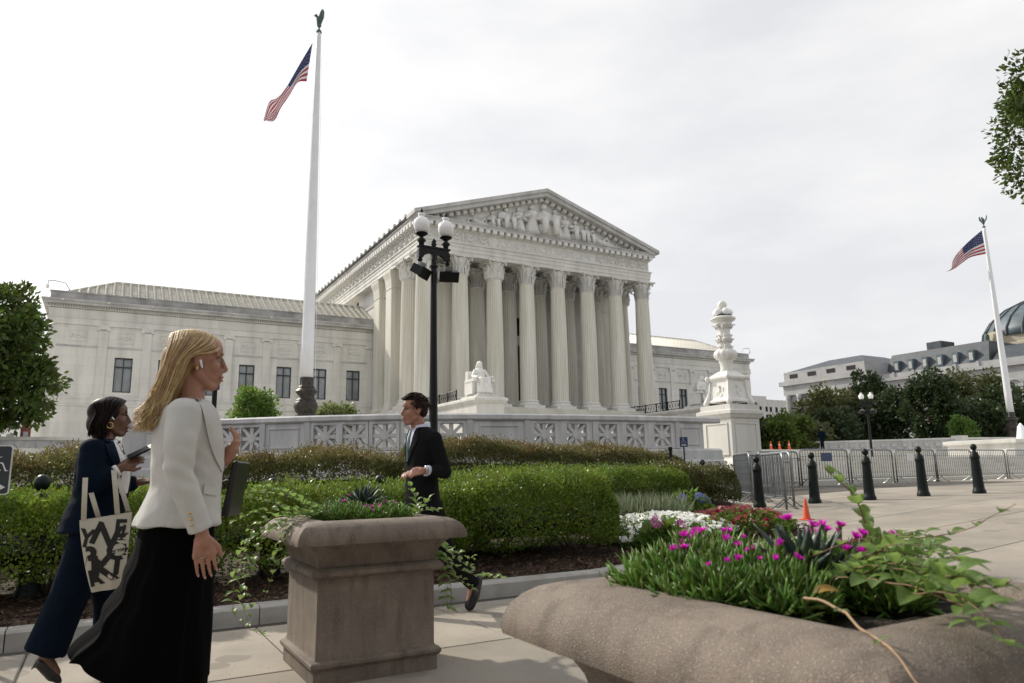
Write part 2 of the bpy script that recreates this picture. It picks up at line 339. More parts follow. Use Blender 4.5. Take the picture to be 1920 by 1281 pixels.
def cap(mb, a, ra, b, rb, n=14, k=4):   # tapered capsule
    a = Vector(a); b = Vector(b); t = (b-a); l = t.length; t = t/l if l > 1e-6 else Vector((0, 0, 1))
    pts = []; rad = []
    for i in range(k, 0, -1): an = PI/2*i/k; pts.append(a-t*ra*math.sin(an)); rad.append(max(1e-3, ra*math.cos(an)))
    pts.append(a); rad.append(ra); pts.append(b); rad.append(rb)
    for i in range(1, k+1): an = PI/2*i/k; pts.append(b+t*rb*math.sin(an)); rad.append(max(1e-3, rb*math.cos(an)))
    return mb.tube(pts, rad, n)
def sstep(a, b, x): t = max(0, min(1, (x-a)/(b-a))); return t*t*(3-2*t)
# ------------------------------------------------------------------ ground, sidewalk, bed, plaza
def g(x):
    if x < 5: return 0.0
    if x < 14: return 0.5*(x-5)/9
    if x < 18: return 0.5+0.12*(x-14)/4
    return 0.62
def struct(o): o['kind'] = 'structure'; return o
struct(MB().add([(-1500,-1500,-0.35),(1500,-1500,-0.35),(1500,1500,-0.35),(-1500,1500,-0.35)], [(0,1,2,3)]).build('ground', 'asphalt'))
KP = [(-9,6.3),(8.0,6.35),(8.5,6.6),(10.0,8.75),(10.9,10.1),(14.4,14.6),(15.6,16.15)]
def ylow(x):
    for (a, b), (c, d) in zip(KP, KP[1:]):
        if a <= x <= c: return b+(d-b)*(x-a)/(c-a)
    return 6.3 if x < -9 else 99
# concrete base under the slabs (shows in the joints) and the plain pavement further off
mb = MB(); xs = [-9, 5, 7, 9, 11, 14, 16, 18, 26]
mb.rings([[(x, -6, g(x)-0.012) for x in xs], [(x, 16, g(x)-0.012) for x in xs]], cap=False, closed=False)
sw = struct(mb.build('sidewalk', 'joint'))
struct(MB().add([(26,-6,.62),(140,-6,.62),(140,18.5,.62),(26,18.5,.62)], [(0,1,2,3)]).build('pavement', 'concrete'))
SL = 1.5
def slab(x0, x1, y0, y1):
    e = 0.006; b = 0.008
    def zt(x): return g(x)+random.uniform(-0.0008, 0.0008)
    rs = []
    for (o, dz) in ((e, -0.06), (e, -b), (e+b, 0.0)):
        rs.append([(x0+o, y0+o, g(x0)+dz), (x1-o, y0+o, g(x1)+dz), (x1-o, y1-o, g(x1)+dz), (x0+o, y1-o, g(x0)+dz)])
    m = MB().rings(rs, True); m.build('slab', 'concrete', sw)
for i in range(-6, 18):
    x0 = i*SL-0.35
    for j in range(-3, 11):
        y1 = 6.2-0.02 - (j)*0 if False else 6.17-1.45*0
        y0 = 6.17+1.45*(j-7); y1 = y0+1.45
        if y0 > 14.6 and x0 < 15: continue
        xm = x0+SL/2
        if y1 > ylow(min(x0+SL, 15.5))+0.2 and x0+SL < 15.6 and y0+0.6 > ylow(max(-9, min(xm, 15.5))): continue
        slab(x0, x0+SL, y0, y1)
# planting bed
mb = MB(); X = np.linspace(-9, 15.4, 60)
mb.grid(lambda u, v: (X[int(round(u*59))], ylow(X[int(round(u*59))])+0.1+(24-ylow(X[int(round(u*59))]))*v**1.5, g(X[int(round(u*59))])+0.10+0.10*min(1, v*6)+0.03*noise.noise(Vector((X[int(round(u*59))]*2, v*20, 0)))), 59, 26)
bed = struct(mb.build('planting_bed', 'mulch', smooth=True))
n = 9000; xx = RNG.uniform(-3, 9, n); yy = np.array([ylow(x) for x in xx])+0.2+RNG.exponential(0.9, n)
P = np.stack([xx, yy, np.array([g(x) for x in xx])+0.13+0.08*np.minimum(1, (yy-6.4)/1.0)], 1)
V, F = leaves(P, 0.055, 0.35, dirs=np.c_[RNG.normal(size=(n, 2)), np.full(n, 0.1)], jitter=0.3)
tag(link('bark_chips', np_mesh('bark_chips', V, F, 'chip'), bed), kind='stuff')
# kerb stones
kb = struct(MB().box(-9, -8.95, 6.3, 6.45, -0.05, 0.1).build('kerb', 'kerb'))
for (a, b), (c, d) in zip(KP, KP[1:]):
    l = math.hypot(c-a, d-b); k = max(1, round(l/1.7)); dx, dy = (c-a)/l, (d-b)/l; nx, ny = -dy, dx
    for i in range(k):
        s0, s1 = l*i/k+0.004, l*(i+1)/k-0.004; rs = []
        for (off, h) in ((0, -0.15), (0, 0.115), (0.018, 0.135), (0.185, 0.135), (0.20, 0.115), (0.2, -0.15)):
            rs.append([(a+dx*s0+nx*off, b+dy*s0+ny*off, g(a+dx*s0)+h), (a+dx*s1+nx*off, b+dy*s1+ny*off, g(a+dx*s1)+h)])
        r2_ = [[p[0] for p in rs], [p[1] for p in rs]]
        MB().rings(r2_, True).build('kerb_stone', 'kerb', kb)
# plaza, entrance steps, upper terrace
mb = MB(); mb.box(-40, 140, 25, 200, 0.2, 1.55); mb.box(17.6, 140, 17.9, 25.0, 0.2, 1.55); mb.box(2, 17.6, 21.6, 25, 0.2, 1.55)
mb.prism([(2.6, 21.6), (5, 19.6), (8.6, 17.7), (12, 17.1), (17.6, 16.7), (17.6, 21.6)], 0.2, 1.552, 'xy')
plaza = struct(mb.build('plaza', 'step'))
st = struct(MB().box(18.45, 139.9, 15.8, 17.9, 0.1, 0.55).build('entrance_steps', 'step'))
for i in range(6):
    MB().rect([(0, 0.5), (0, 0.62+0.155*(i+1)-0.015), (-0.012, 0.62+0.155*(i+1))], 18.42, 139, 15.6+0.37*i, 17.9-0.002*i).build('step', 'step', st)
struct(MB().box(-40, 140, 38, 60.4, 1.0, 2.62).build('terrace', 'step'))

# ------------------------------------------------------------------ curved marble balustrade
PTH = [(.7,22.3),(2.9,20.8),(3.75,20.0),(4.4,19.45),(5.2,18.85),(6.1,18.25),(6.8,17.85),(8.55,17.2),(9.75,16.95),(11.85,16.6),(13.5,16.4),(15.3,16.3),(16.4,16.3)]
PS = [0.0]
for (a, b), (c, d) in zip(PTH, PTH[1:]): PS.append(PS[-1]+math.hypot(c-a, d-b))
def pat(s):
    x = float(np.interp(s, PS, [p[0] for p in PTH])); y = float(np.interp(s, PS, [p[1] for p in PTH])); return x, y
def extrude_path(prof, s0, s1, name, m, par, n=40):
    rs = []
    for i in range(n+1):
        s = s0+(s1-s0)*i/n; x, y = pat(s); xa, ya = pat(max(0, s-0.3)); xb, yb = pat(min(PS[-1], s+0.3)); l = math.hypot(xb-xa, yb-ya); nx, ny = (yb-ya)/l, -(xb-xa)/l
        rs.append([(x+nx*o, y+ny*o, z) for (o, z) in prof])
    return MB().rings(rs, True).build(name, m, par, auto=30)
bal = thing('balustrade', 'curved grey marble balustrade with pierced square rosette panels behind the hedges', 'balustrade')
extrude_path([(-.22,.0),(.34,.0),(.34,.95),(.30,1.0),(.30,1.42),(.24,1.46),(.24,1.74),(.15,1.80),(-.15,1.80),(-.22,1.74)], 0, PS[-1], 'plinth', 'marble_grey', bal)
extrude_path([(-.2,2.56),(.2,2.56),(.24,2.60),(.24,2.70),(.19,2.74),(-.19,2.74),(-.24,2.70),(-.24,2.60)], 0, PS[-1], 'top_rail', 'marble_grey', bal)
def lattice_mesh():
    m = MB(); h = 0.30; d = 0.15
    for k in range(8):
        a = k*PI/4; ca, sa = math.cos(a), math.sin(a); L_ = h if k % 2 == 0 else h*1.40; w0 = 0.045; w1 = 0.05 if k % 2 == 0 else 0.04
        q = [(0.0, -w0), (L_, -w1), (L_, w1), (0.0, w0)]
        m.prism([(u*ca-v*sa, u*sa+v*ca) for u, v in q], -d+0.001*k, d-0.001*k)
    m.lathe([(0.115, -d-0.012), (0.115, d+0.012)], n=16); o = len(m.v)-32
    for i in range(o, len(m.v)): x, y, z = m.v[i]; m.v[i] = (x, z, y)
    return m.mesh('rosette')
lm = lattice_mesh(); lm.materials.append(MT['marble_grey'])
def bay(s, half, solid=False):
    xa, ya = pat(s-half); xb, yb = pat(s+half); x, y = (xa+xb)/2, (ya+yb)/2; l = math.hypot(xb-xa, yb-ya)/2; a = math.atan2(yb-ya, xb-xa)
    m = MB(); z0, z1 = 1.80, 2.56
    if solid:
        m.box(-l, l, -.16, .16, z0, z1)
        m.rect([(0, 0), (0, 0)], 0, 0, 0, 0) if False else None
        m.box(-l*.72, l*.72, -.185, -.16, z0+.1, z0+.13); m.box(-l*.72, l*.72, -.185, -.16, z1-.16, z1-.13); m.box(-l*.72, -l*.72+.03, -.183, -.16, z0+.13, z1-.16); m.box(l*.72-.03, l*.72, -.183, -.16, z0+.13, z1-.16)
    else:
        w = min(.305, l-.02)
        m.box(-l, -w, -.18, .18, z0, z1); m.box(w, l, -.18, .18, z0, z1); m.box(-w, w, -.18, .18, z0, z0+.08); m.box(-w, w, -.18, .18, z1-.075, z1)
    m.build('bay_panel', 'marble_grey', bal, loc=(x, y, 0), rot=(0, 0, a))
    if not solid: link('rosette', lm, bal, (x, y, (z0+.08+z1-.075)/2), (0, 0, a))
cs = [(2.2,.35),(2.86,.31),(3.5,.33),(5.55,.40),(6.32,.385),(7.11,.40),(7.91,.41),(8.83,.47),(11.38,.5),(12.34,.475),(13.3,.475),(14.21,.455),(15.15,.5)]
for s_, h_ in cs: bay(s_, h_)
for s_, h_ in ((4.42, .6), (10.1, .77), (1.0, .85), (16.2, .5)): bay(s_, h_, True)
for s_ in (5.08, 9.31, 10.87, 3.84, 15.68):                       # pilaster strips on the balustrade
    x, y = pat(s_); xa, ya = pat(s_-.1); xb, yb = pat(s_+.1)
    MB().box(-.075, .075, -.215, .2, 1.8, 2.562).build('pier_strip', 'marble_grey', bal, loc=(x, y, 0), rot=(0, 0, math.atan2(yb-ya, xb-xa)))
x, y = pat(0.1)
MB().rect([(0,.0),(0,1.45),(-.05,1.5),(-.05,2.5),(0,2.56),(.04,2.62),(.04,2.72),(0,2.76)], x-.42, x+.42, y-.4, y+.4).build('end_pier', 'marble_grey', bal)
# low terrace wall far left, with its own rosettes
tw = thing('terrace_wall', 'long low pale marble wall beneath the left tree, with small pierced rosettes', 'wall', (0, 46, 0))
MB().box(-40, 12, 0, .5, 1.5, 3.35).build('wall_body', 'marble_grey', tw); MB().box(-40, 12.1, -.12, .62, 3.35, 3.52).build('coping', 'marble', tw)
MB().box(-40, 12, -.06, 0, 1.5, 2.55).build('plinth', 'marble', tw)
for i in range(9):
    o = link('rosette', lm, tw, (-2.1+i*.68, -.02, 2.95), None); o.scale = (.86, .86, .86)

# ------------------------------------------------------------------ pedestal with marble candelabrum
PX, PY = 17.75, 16.95
pd = thing('pedestal', 'square white marble pedestal at the end of the balustrade, carrying the candelabrum', 'pedestal', (PX, PY, .55)); pd.scale = (.88, .88, 1)
m = MB(); m.sq([(1.06,0),(1.06,.36),(1.0,.40),(1.0,.75),(.86,.84),(.82,.92),(.72,.97),(.72,2.2),(.78,2.24),(.82,2.32),(.86,2.36),(.86,2.46),(.74,2.5),(.74,2.66)]); m.build('shaft', 'marble', pd)
for (rx, ry, a) in ((0, -.73, 0), (-.73, 0, PI/2)):
    q = MB(); 
    for b_ in ((-.55,.55,1.05,1.09),(-.55,.55,2.04,2.08),(-.55,-.51,1.09,2.04),(.51,.55,1.09,2.04)): q.box(b_[0], b_[1], -.018, .02, b_[2], b_[3])
    q.build('panel_frame', 'marble', pd, loc=(rx, ry, 0), rot=(0, 0, -a))
cd = thing('candelabrum', 'tall carved white marble candelabrum with a cluster of round globes on top', 'lamp', (PX, PY, 3.21)); cd.scale = (.79, .79, .92)
m = MB(); m.sq([(.62,.12),(.62,.18),(.55,.22),(.53,.28),(.46,.86),(.5,.9),(.56,.96),(.56,1.02),(.36,1.16),(.24,1.24)]); m.build('base', 'marble_statue', cd)
for sx in (-1, 1):
    for sy in (-1, 1):
        q = MB(); q.tube([(sx*.66,sy*.66,0.02),(sx*.64,sy*.64,.1),(sx*.6,sy*.6,.2),(sx*.52,sy*.52,.5),(sx*.5,sy*.5,.86)], [.1,.12,.1,.05,.04], 8); q.ball((sx*.57, sy*.57, .98), .1, 8, 6); q.build('corner_paw', 'marble_statue', cd, smooth=True)
for (rx, ry, a) in ((0, -.5, 0), (-.5, 0, -PI/2)):
    q = MB(); q.ball((0,0,.66), .06, 8, 6); q.ball((0,.0,.48), .12, 8, 6, sx=.8, sy=.4, sz=1.3); q.ball((.1,0,.34), .12, 8, 6, sy=.4); q.ball((-.14,0,.42), .06, 8, 6, sy=.5, sz=2); q.ball((.2,0,.55), .05, 8, 6, sy=.5, sz=2)
    q.build('relief_figure', 'marble_statue', cd, smooth=True, loc=(rx, ry, 0), rot=(0, 0, a))
lob = lambda a, z: 1+.05*math.cos(8*a)
m = MB(); m.lathe([(.25,1.2),(.27,1.26),(.24,1.34),(.25,1.52),(.30,1.60),(.27,1.66)], n=32); m.build('shaft', 'marble_statue', cd, auto=40)
MB().lathe([(.27,1.64),(.40,1.70),(.47,1.80),(.48,1.88),(.42,1.97),(.33,2.02),(.30,2.06)], n=48, mod=lambda a, z: 1+.045*math.cos(12*a)).build('gadrooned_bowl', 'marble_statue', cd, smooth=True)
MB().lathe([(.24,2.0),(.25,2.3),(.30,2.42),(.26,2.48),(.27,2.52),(.24,2.6),(.27,2.8),(.36,2.96),(.34,3.0)], n=32).build('stem', 'marble_statue', cd, auto=40)
for z0, r0, k in ((2.12,.25,8),(2.40,.29,8),(2.54,.25,8),(2.92,.34,8)):
    q = MB()
    for i in range(k):
        a = 2*PI*i/k; ca, sa = math.cos(a), math.sin(a)
        pts = [(r0*.9*ca, r0*.9*sa, z0-.12), (r0*1.08*ca, r0*1.08*sa, z0-.02), (r0*1.3*ca, r0*1.3*sa, z0+.02), (r0*1.42*ca, r0*1.42*sa, z0-.03)]
        q.tube(pts, [.10, .09, .06, .02], 6, flat=.35)
    q.build('leaf_ring', 'marble_statue', cd, smooth=True)
MB().lathe([(.34,2.99),(.36,3.04),(.48,3.10),(.52,3.14),(.52,3.18),(.42,3.21),(.40,3.24)], n=32).build('capital', 'marble_statue', cd, auto=40)
MB().lathe([(.39,3.23),(.36,3.29),(.1,3.31)], n=24).build('lamp_plate', 'iron', cd)
for i in range(5):
    a = 2*PI*i/5-.6; MB().ball((.27*math.cos(a), .27*math.sin(a), 3.40), .155, 20, 14, sx=1.08, sy=1.08, sz=.95).build('globe', 'globe', cd, smooth=True)
MB().ball((0, 0, 3.68), .18, 20, 14, sx=1.1, sy=1.1, sz=.95).build('globe', 'globe_cream', cd, smooth=True)
# ------------------------------------------------------------------ courthouse
CT = thing('courthouse', 'white marble courthouse with columned portico, carved pediment and two long wings', 'building')
CX = 46.7
def part(mb, name, m, sub=None, **k): return mb.build(name, m, sub or CT, **k)
# portico platform and front stairs
part(MB().rect([(.6,1.5),(.6,8.3),(.3,8.34),(.3,8.62),(0,8.66),(0,8.75)], 29.0, 64.3, 72.4, 92), 'platform', 'marble')
sm_ = MB().rect([(0,0),(0,.27),(-.02,.3)], 0, 26.3, 0, .55).mesh('step'); sm_.materials.append(MT['step'])
for i in range(23): 
    z = 8.45-.3*i; link('step', sm_, CT, (33.6, 71.8-.5*i, z-.05))
part(MB().box(33.55, 59.95, 60.9, 72.3, 1.5, 1.7), 'stair_base', 'step')
# columns
fl = lambda a, z: 1-.040*(0.5+0.5*math.cos(24*a))**3*1.6
def column_tree():
    c = MB(); c.lathe([(1.06,0),(1.05,.15),(1.045,3),(1.03,6),(.99,9.5),(.94,12.5),(.905,14.2),(.90,14.4)], n=120, mod=fl)
    col = part(c, 'column', 'marble_col', auto=35)
    b = MB(); b.sq([(1.42,-1.0),(1.42,-.62)]); b.lathe([(1.38,-.62),(1.42,-.52),(1.38,-.40),(1.24,-.36),(1.18,-.26),(1.24,-.18),(1.27,-.10),(1.22,-.02),(1.1,.0),(1.06,.05)], n=40); b.build('column_base', 'marble', col, auto=40)
    k = MB(); k.lathe([(.90,14.38),(.98,14.46),(.98,14.52),(.88,14.56),(.86,15.2),(.92,16.0),(1.12,16.5)], n=28)
    for row, (z0, h, r, n8, off) in enumerate(((14.55,.85,.90,8,0),(14.6,1.5,.92,8,PI/8))):
        for i in range(n8):
            a = 2*PI*i/n8+off; ca, sa = math.cos(a), math.sin(a)
            pts = []; rad = []
            for t, o, w in ((0,0,.26),(.45,.04,.30),(.8,.13,.26),(.95,.27,.19),(.98,.38,.11),(.86,.42,.05)):
                pts.append(((r+o)*ca, (r+o)*sa, z0+h*t)); rad.append(w)
            k.tube(pts, rad, 6, flat=.28)
    for i in range(4):
        a = PI/4+i*PI/2; ca, sa = math.cos(a), math.sin(a)
        sp = [(.95,15.7),(1.1,16.2),(1.3,16.5),(1.52,16.52),(1.6,16.34),(1.5,16.2),(1.4,16.3)]
        k.tube([(r*ca, r*sa, z) for r, z in sp], [.12,.12,.12,.13,.12,.1,.06], 6)
    for i in range(4):
        a = i*PI/2; k.ball((1.2*math.cos(a), 1.2*math.sin(a), 16.55), .17, 8, 6)
    ab = []
    for i in range(4):
        for t in (-1, -.8, -.4, 0, .4, .8):
            a = i*PI/2; d_ = 1.16+.24*t*t if abs(t) < 1 else 1.36; u = t*1.36; ab.append((d_*math.cos(a)-u*math.sin(a), d_*math.sin(a)+u*math.cos(a)))
    k.rings([[(x_, y_, 16.55) for x_, y_ in ab], [(x_*1.03, y_*1.03, 16.75) for x_, y_ in ab]], True)
    k.build('capital', 'marble_carved', col, auto=50)
    return col
c0 = column_tree(); first = True
for Y in (74.2, 78.77):
    for i in range(8):
        o = c0 if first else copy_tree(c0); first = False
        o.location = (30.61+4.571*i, Y, 9.75); o.rotation_euler = (0, 0, random.choice((0, PI/2, PI)))
# cella front wall, antae, door
m = MB(); m.box(30.9, 44.6, 83, 84, 8.75, 26.6); m.box(49.2, 62.4, 83, 84, 8.75, 26.6); m.box(44.6, 49.2, 83, 84, 18.2, 19.6); m.box(44.6, 49.2, 83, 84, 22.2, 26.6); part(m, 'portico_wall', 'marble')
m = MB(); m.box(44.2,44.65,82.8,83.05,8.75,18.6); m.box(49.15,49.6,82.8,83.05,8.75,18.6); m.box(44.0,49.8,82.6,83.05,18.2,18.75); part(m, 'door_frame', 'marble')
d_ = part(MB().box(44.6, 49.2, 83.5, 83.6, 8.75, 18.2), 'door', 'bronze_door')
for i in range(2):
    for j in range(4): MB().box(45.0+2.1*i, 46.7+2.1*i, 83.42, 83.5, 9.2+2.2*j, 11.0+2.2*j).build('door_panel', 'bronze_door', d_)
part(MB().box(44.6, 49.2, 83.6, 83.7, 19.6, 22.2), 'transom_window', 'dark')
for X_ in (30.6, 62.6):
    part(MB().rect([(.28,8.75),(.28,9.2),(.15,9.3),(.08,9.7),(0,9.8),(0,24.1),(.08,24.2),(.0,24.3),(.12,25.4),(.34,26.2),(.34,26.5)], X_-.85, X_+.85, 82.6, 84.6), 'anta', 'marble_col')
for X_, s in ((30.55, -1), (62.75, 1)):
    m = MB(); m.rect([(.25,8.75),(.25,9.3),(.1,9.5),(0,9.8),(0,24.1),(.08,24.2),(.0,24.3),(.12,25.4),(.34,26.2),(.34,26.5)], X_-.45, X_+.45, 88.1, 90.3); part(m, 'junction_pilaster', 'marble_col')
# temple body behind
m = MB(); m.box(30.9, 62.5, 84.0, 138, 1.5, 26.6); part(m, 'body_wall', 'marble')
part(MB().box(30.82, 30.9, 84.6, 138, 24.0, 24.25), 'belt_course', 'marble_weather')
for Y, z, w, h in ((99.9, 26.0, .8, 1.4), (104.6, 26.0, .8, 1.2)): part(MB().box(30.84, 30.9, Y-w/2, Y+w/2, z-h/2-.6, z+h/2-.6), 'vent_grille', 'dark')
part(MB().box(30.8, 30.9, 87.2, 87.5, 12.6, 14.6), 'slit_window', 'dark')
# portico ceiling beams
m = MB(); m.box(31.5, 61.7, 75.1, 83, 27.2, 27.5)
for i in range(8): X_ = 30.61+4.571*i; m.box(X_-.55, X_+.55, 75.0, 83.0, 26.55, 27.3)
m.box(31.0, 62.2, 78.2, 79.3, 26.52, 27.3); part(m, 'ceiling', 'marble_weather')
# entablature
m = MB()
for (o, z0, z1) in ((0,26.5,26.95),(.06,26.95,27.45),(.12,27.45,27.85),(.24,27.85,27.97)):
    m.box(29.72-o, 63.48+o, 73.32-o, 75.1+.001*o, z0, z1); m.box(29.72-o, 31.5, 75.1, 138, z0+.001, z1-.001); m.box(61.7, 63.48+o, 75.1, 92, z0+.001, z1-.001)
part(m, 'architrave', 'marble')
m = MB(); m.box(29.8, 63.4, 73.4, 138, 27.97, 29.42); fz = part(m, 'frieze', 'marble_carved')
part(MB().rect([(0,0),(.12,0.02),(.2,.1),(.2,.16),(.1,.2),(.1,.6)], 29.8, 63.4, 73.4, 138).v and MB().rect([(.02,29.40),(.14,29.44),(.2,29.5),(.2,29.55),(.12,29.58),(.12,30.0)], 29.8, 63.4, 73.4, 138), 'bed_mould', 'marble')
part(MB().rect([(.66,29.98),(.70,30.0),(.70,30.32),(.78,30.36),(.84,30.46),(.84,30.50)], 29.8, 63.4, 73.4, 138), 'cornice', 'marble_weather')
dm = MB().rect([(0,0),(.02,.03),(.02,.42)], -.25, .25, -.62, -.02).mesh('modillion'); dm.materials.append(MT['marble_carved'])
nF = 37
for i in range(nF): link('modillion', dm, CT, (29.9+33.4*i/(nF-1), 73.3, 29.56))
for i in range(58):
    link('modillion', dm, CT, (29.7, 73.9+.93*i, 29.56), (0, 0, -PI/2))
# lettering in the frieze and garlands
tm = text_mesh('EQUAL JUSTICE UNDER LAW', 1.05, .03); tm.materials.append(MT['marble_carved'])
o = link('lettering', tm, fz, (CX, 73.375, 28.68), (PI/2, 0, 0)); o['kind'] = 'stuff'; o.scale = (1.02, 1.0, 1.0)
def swag():
    q = MB(); pts = []; rad = []
    for i in range(11): u = -1+2*i/10; pts.append((u*.62, -.06, .52-.78*(1-u*u))); rad.append(.07+.06*(1-u*u))
    q.tube(pts, rad, 6)
    for s in (-1, 1): q.tube([(s*.66,-.05,.55),(s*.70,-.05,.1),(s*.72,-.05,-.45)], [.09,.07,.03], 5)
    q.ball((0,-.05,.3), .22, 8, 6, sy=.4); return q.mesh('garland', True)
sg = swag(); sg.materials.append(MT['marble_carved'])
for i in range(5):
    link('garland', sg, CT, (30.9+1.75*i, 73.4, 28.72)); link('garland', sg, CT, (62.3-1.75*i, 73.4, 28.72))
for i in range(24): link('garland', sg, CT, (29.8, 74.6+1.75*i, 28.72), (0, 0, -PI/2))
# pediment
AP = 36.72; x0p, x1p = 28.72, 65.0-.32; xc = (x0p+x1p)/2
m = MB()
part(m.prism([(30.2,30.5),(63.2,30.5),(xc,35.9)], 73.95, 74.5), 'tympanum', 'marble_carved')
def rake(dz0, dz1, y0, y1, name, mt):
    q = MB(); ins = dz0/ (AP-30.98) * (xc-x0p)
    q.prism([(x0p, 30.98-dz1 if dz1 < .5 else 30.5), (x0p, 30.98-dz0+.0), (xc, AP-dz0), (xc, AP-dz1), (x0p+(dz1-.48)/(AP-30.98)*(xc-x0p) if dz1 > .5 else x0p, max(30.5, 30.98-dz1))][:5], y0, y1)
    q.prism([(2*xc-x, z) for x, z in [(x0p, 30.98-dz1 if dz1 < .5 else 30.5), (x0p, 30.98-dz0), (xc, AP-dz0), (xc, AP-dz1), (x0p+(dz1-.48)/(AP-30.98)*(xc-x0p) if dz1 > .5 else x0p, max(30.5, 30.98-dz1))]][::-1], y0, y1)
    return part(q, name, mt)
rake(0, .44, 72.42, 75, 'raking_sima', 'marble_weather')
rake(.44, .95, 72.62, 75, 'raking_cornice', 'marble_weather')
sl = math.atan2(AP-30.98, xc-x0p)
for s in (-1, 1):
    for i in range(18):
        t = .13+.85*i/17; X_ = xc+s*(xc-x0p)*(1-t); z = 30.98+(AP-30.98)*t-1.42
        if z < 30.52: continue
        link('modillion', dm, CT, (X_, 73.9, z), (0, s*sl, 0))
m = MB(); m.prism([(x0p+.1,30.9),(xc,AP-.06),(x1p-.1,30.9)], 75, 138); part(m, 'gable_roof', 'parapet')
m = MB()
for i in range(34): m.box(x0p+.0, x0p+.25, 75.5+1.85*i, 75.9+1.85*i, 30.9, 31.25)
tag(part(m, 'antefix_row', 'marble_weather'), kind='stuff')
def relief(h, pose, seed):
    r_ = random.Random(seed); q = MB(); 
    if pose == 'stand':
        q.lathe([(.30*h,0),(.24*h,.2*h),(.17*h,.5*h),(.19*h,.66*h),(.2*h,.76*h),(.08*h,.82*h),(.06*h,.86*h)], n=10, mod=lambda a, z: 1+.12*math.sin(7*a+seed)*(1 if z < .55*h else .2)); q.ball((0,-.02,.93*h), .085*h, 8, 6)
        for s in (-1, 1): e = (s*.30*h, -.12*h, (.48+.1*r_.random())*h); q.tube([(s*.18*h,0,.75*h), e, (s*.12*h*r_.uniform(.3,1.4), -.24*h, (.5+.15*r_.random())*h)], [.07*h,.06*h,.05*h], 6)
    elif pose == 'sit':
        q.lathe([(.30*h,.0),(.30*h,.30*h),(.20*h,.42*h),(.21*h,.70*h),(.08*h,.78*h),(.065*h,.82*h)], n=10, mod=lambda a, z: 1+.1*math.sin(6*a+seed)); q.ball((0,-.03,.91*h), .10*h, 8, 6)
        for s in (-1, 1):
            q.tube([(s*.14*h,-.1*h,.42*h),(s*.17*h,-.38*h,.42*h),(s*.18*h,-.40*h,.02)], [.13*h,.11*h,.09*h], 6); q.tube([(s*.2*h,0,.70*h),(s*.32*h,-.1*h,.48*h),(s*.16*h,-.34*h,.46*h)], [.075*h,.065*h,.05*h], 6)
    else:
        d_ = 1 if pose == 'lieR' else -1
        q.tube([(-d_*.35*h,-.05,.55*h),(-d_*.1*h,-.05,.28*h),(d_*.45*h,-.05,.22*h),(d_*1.0*h,-.05,.14*h),(d_*1.5*h,-.05,.06*h)], [.2*h,.24*h,.2*h,.14*h,.07*h], 8); q.ball((-d_*.42*h,-.08,.86*h), .13*h, 8, 6); q.tube([(-d_*.38*h,0,.6*h),(-d_*.75*h,-.1,.35*h),(-d_*.6*h,-.1,.02)], [.09*h,.08*h,.06*h], 6)
        q.tube([(d_*.2*h,-.1,.26*h),(d_*.55*h,-.15,.6*h),(d_*.85*h,-.1,.1*h)], [.15*h,.12*h,.08*h], 6)
    return q
tp = lambda X_: 30.98+(AP-30.98)*(1-abs(X_-xc)/(xc-x0p))-1.55-30.55
for k, (X_, pose, hf) in enumerate(((34.6,'sit',.9),(37.3,'lieR',1.2),(39.4,'sit',1.0),(41.3,'sit',1.05),(43.1,'stand',.98),(45.0,'stand',.99),(46.8,'sit',.98),(48.5,'stand',.99),(50.0,'stand',.97),(51.6,'sit',1.0),(53.4,'sit',1.05),(55.3,'lieR',1.35),(58.3,'sit',1.0))):
    h = max(.6, tp(X_)*hf); h = h if not pose.startswith('lie') else h*.9
    relief(h, pose, k).build('relief_figure', 'marble_carved', CT, smooth=True, loc=(X_, 73.75, 30.52))
MB().lathe([(.65,0),(.72,.08),(.6,.16),(.2,.2)], n=20).build('relief_shield', 'marble_carved', CT, loc=(40.7, 73.45, 32.2), rot=(PI/2, 0, 0), smooth=True)
part(MB().box(30.4, 63.0, 73.3, 73.95, 30.5, 30.62), 'pediment_ledge', 'marble')
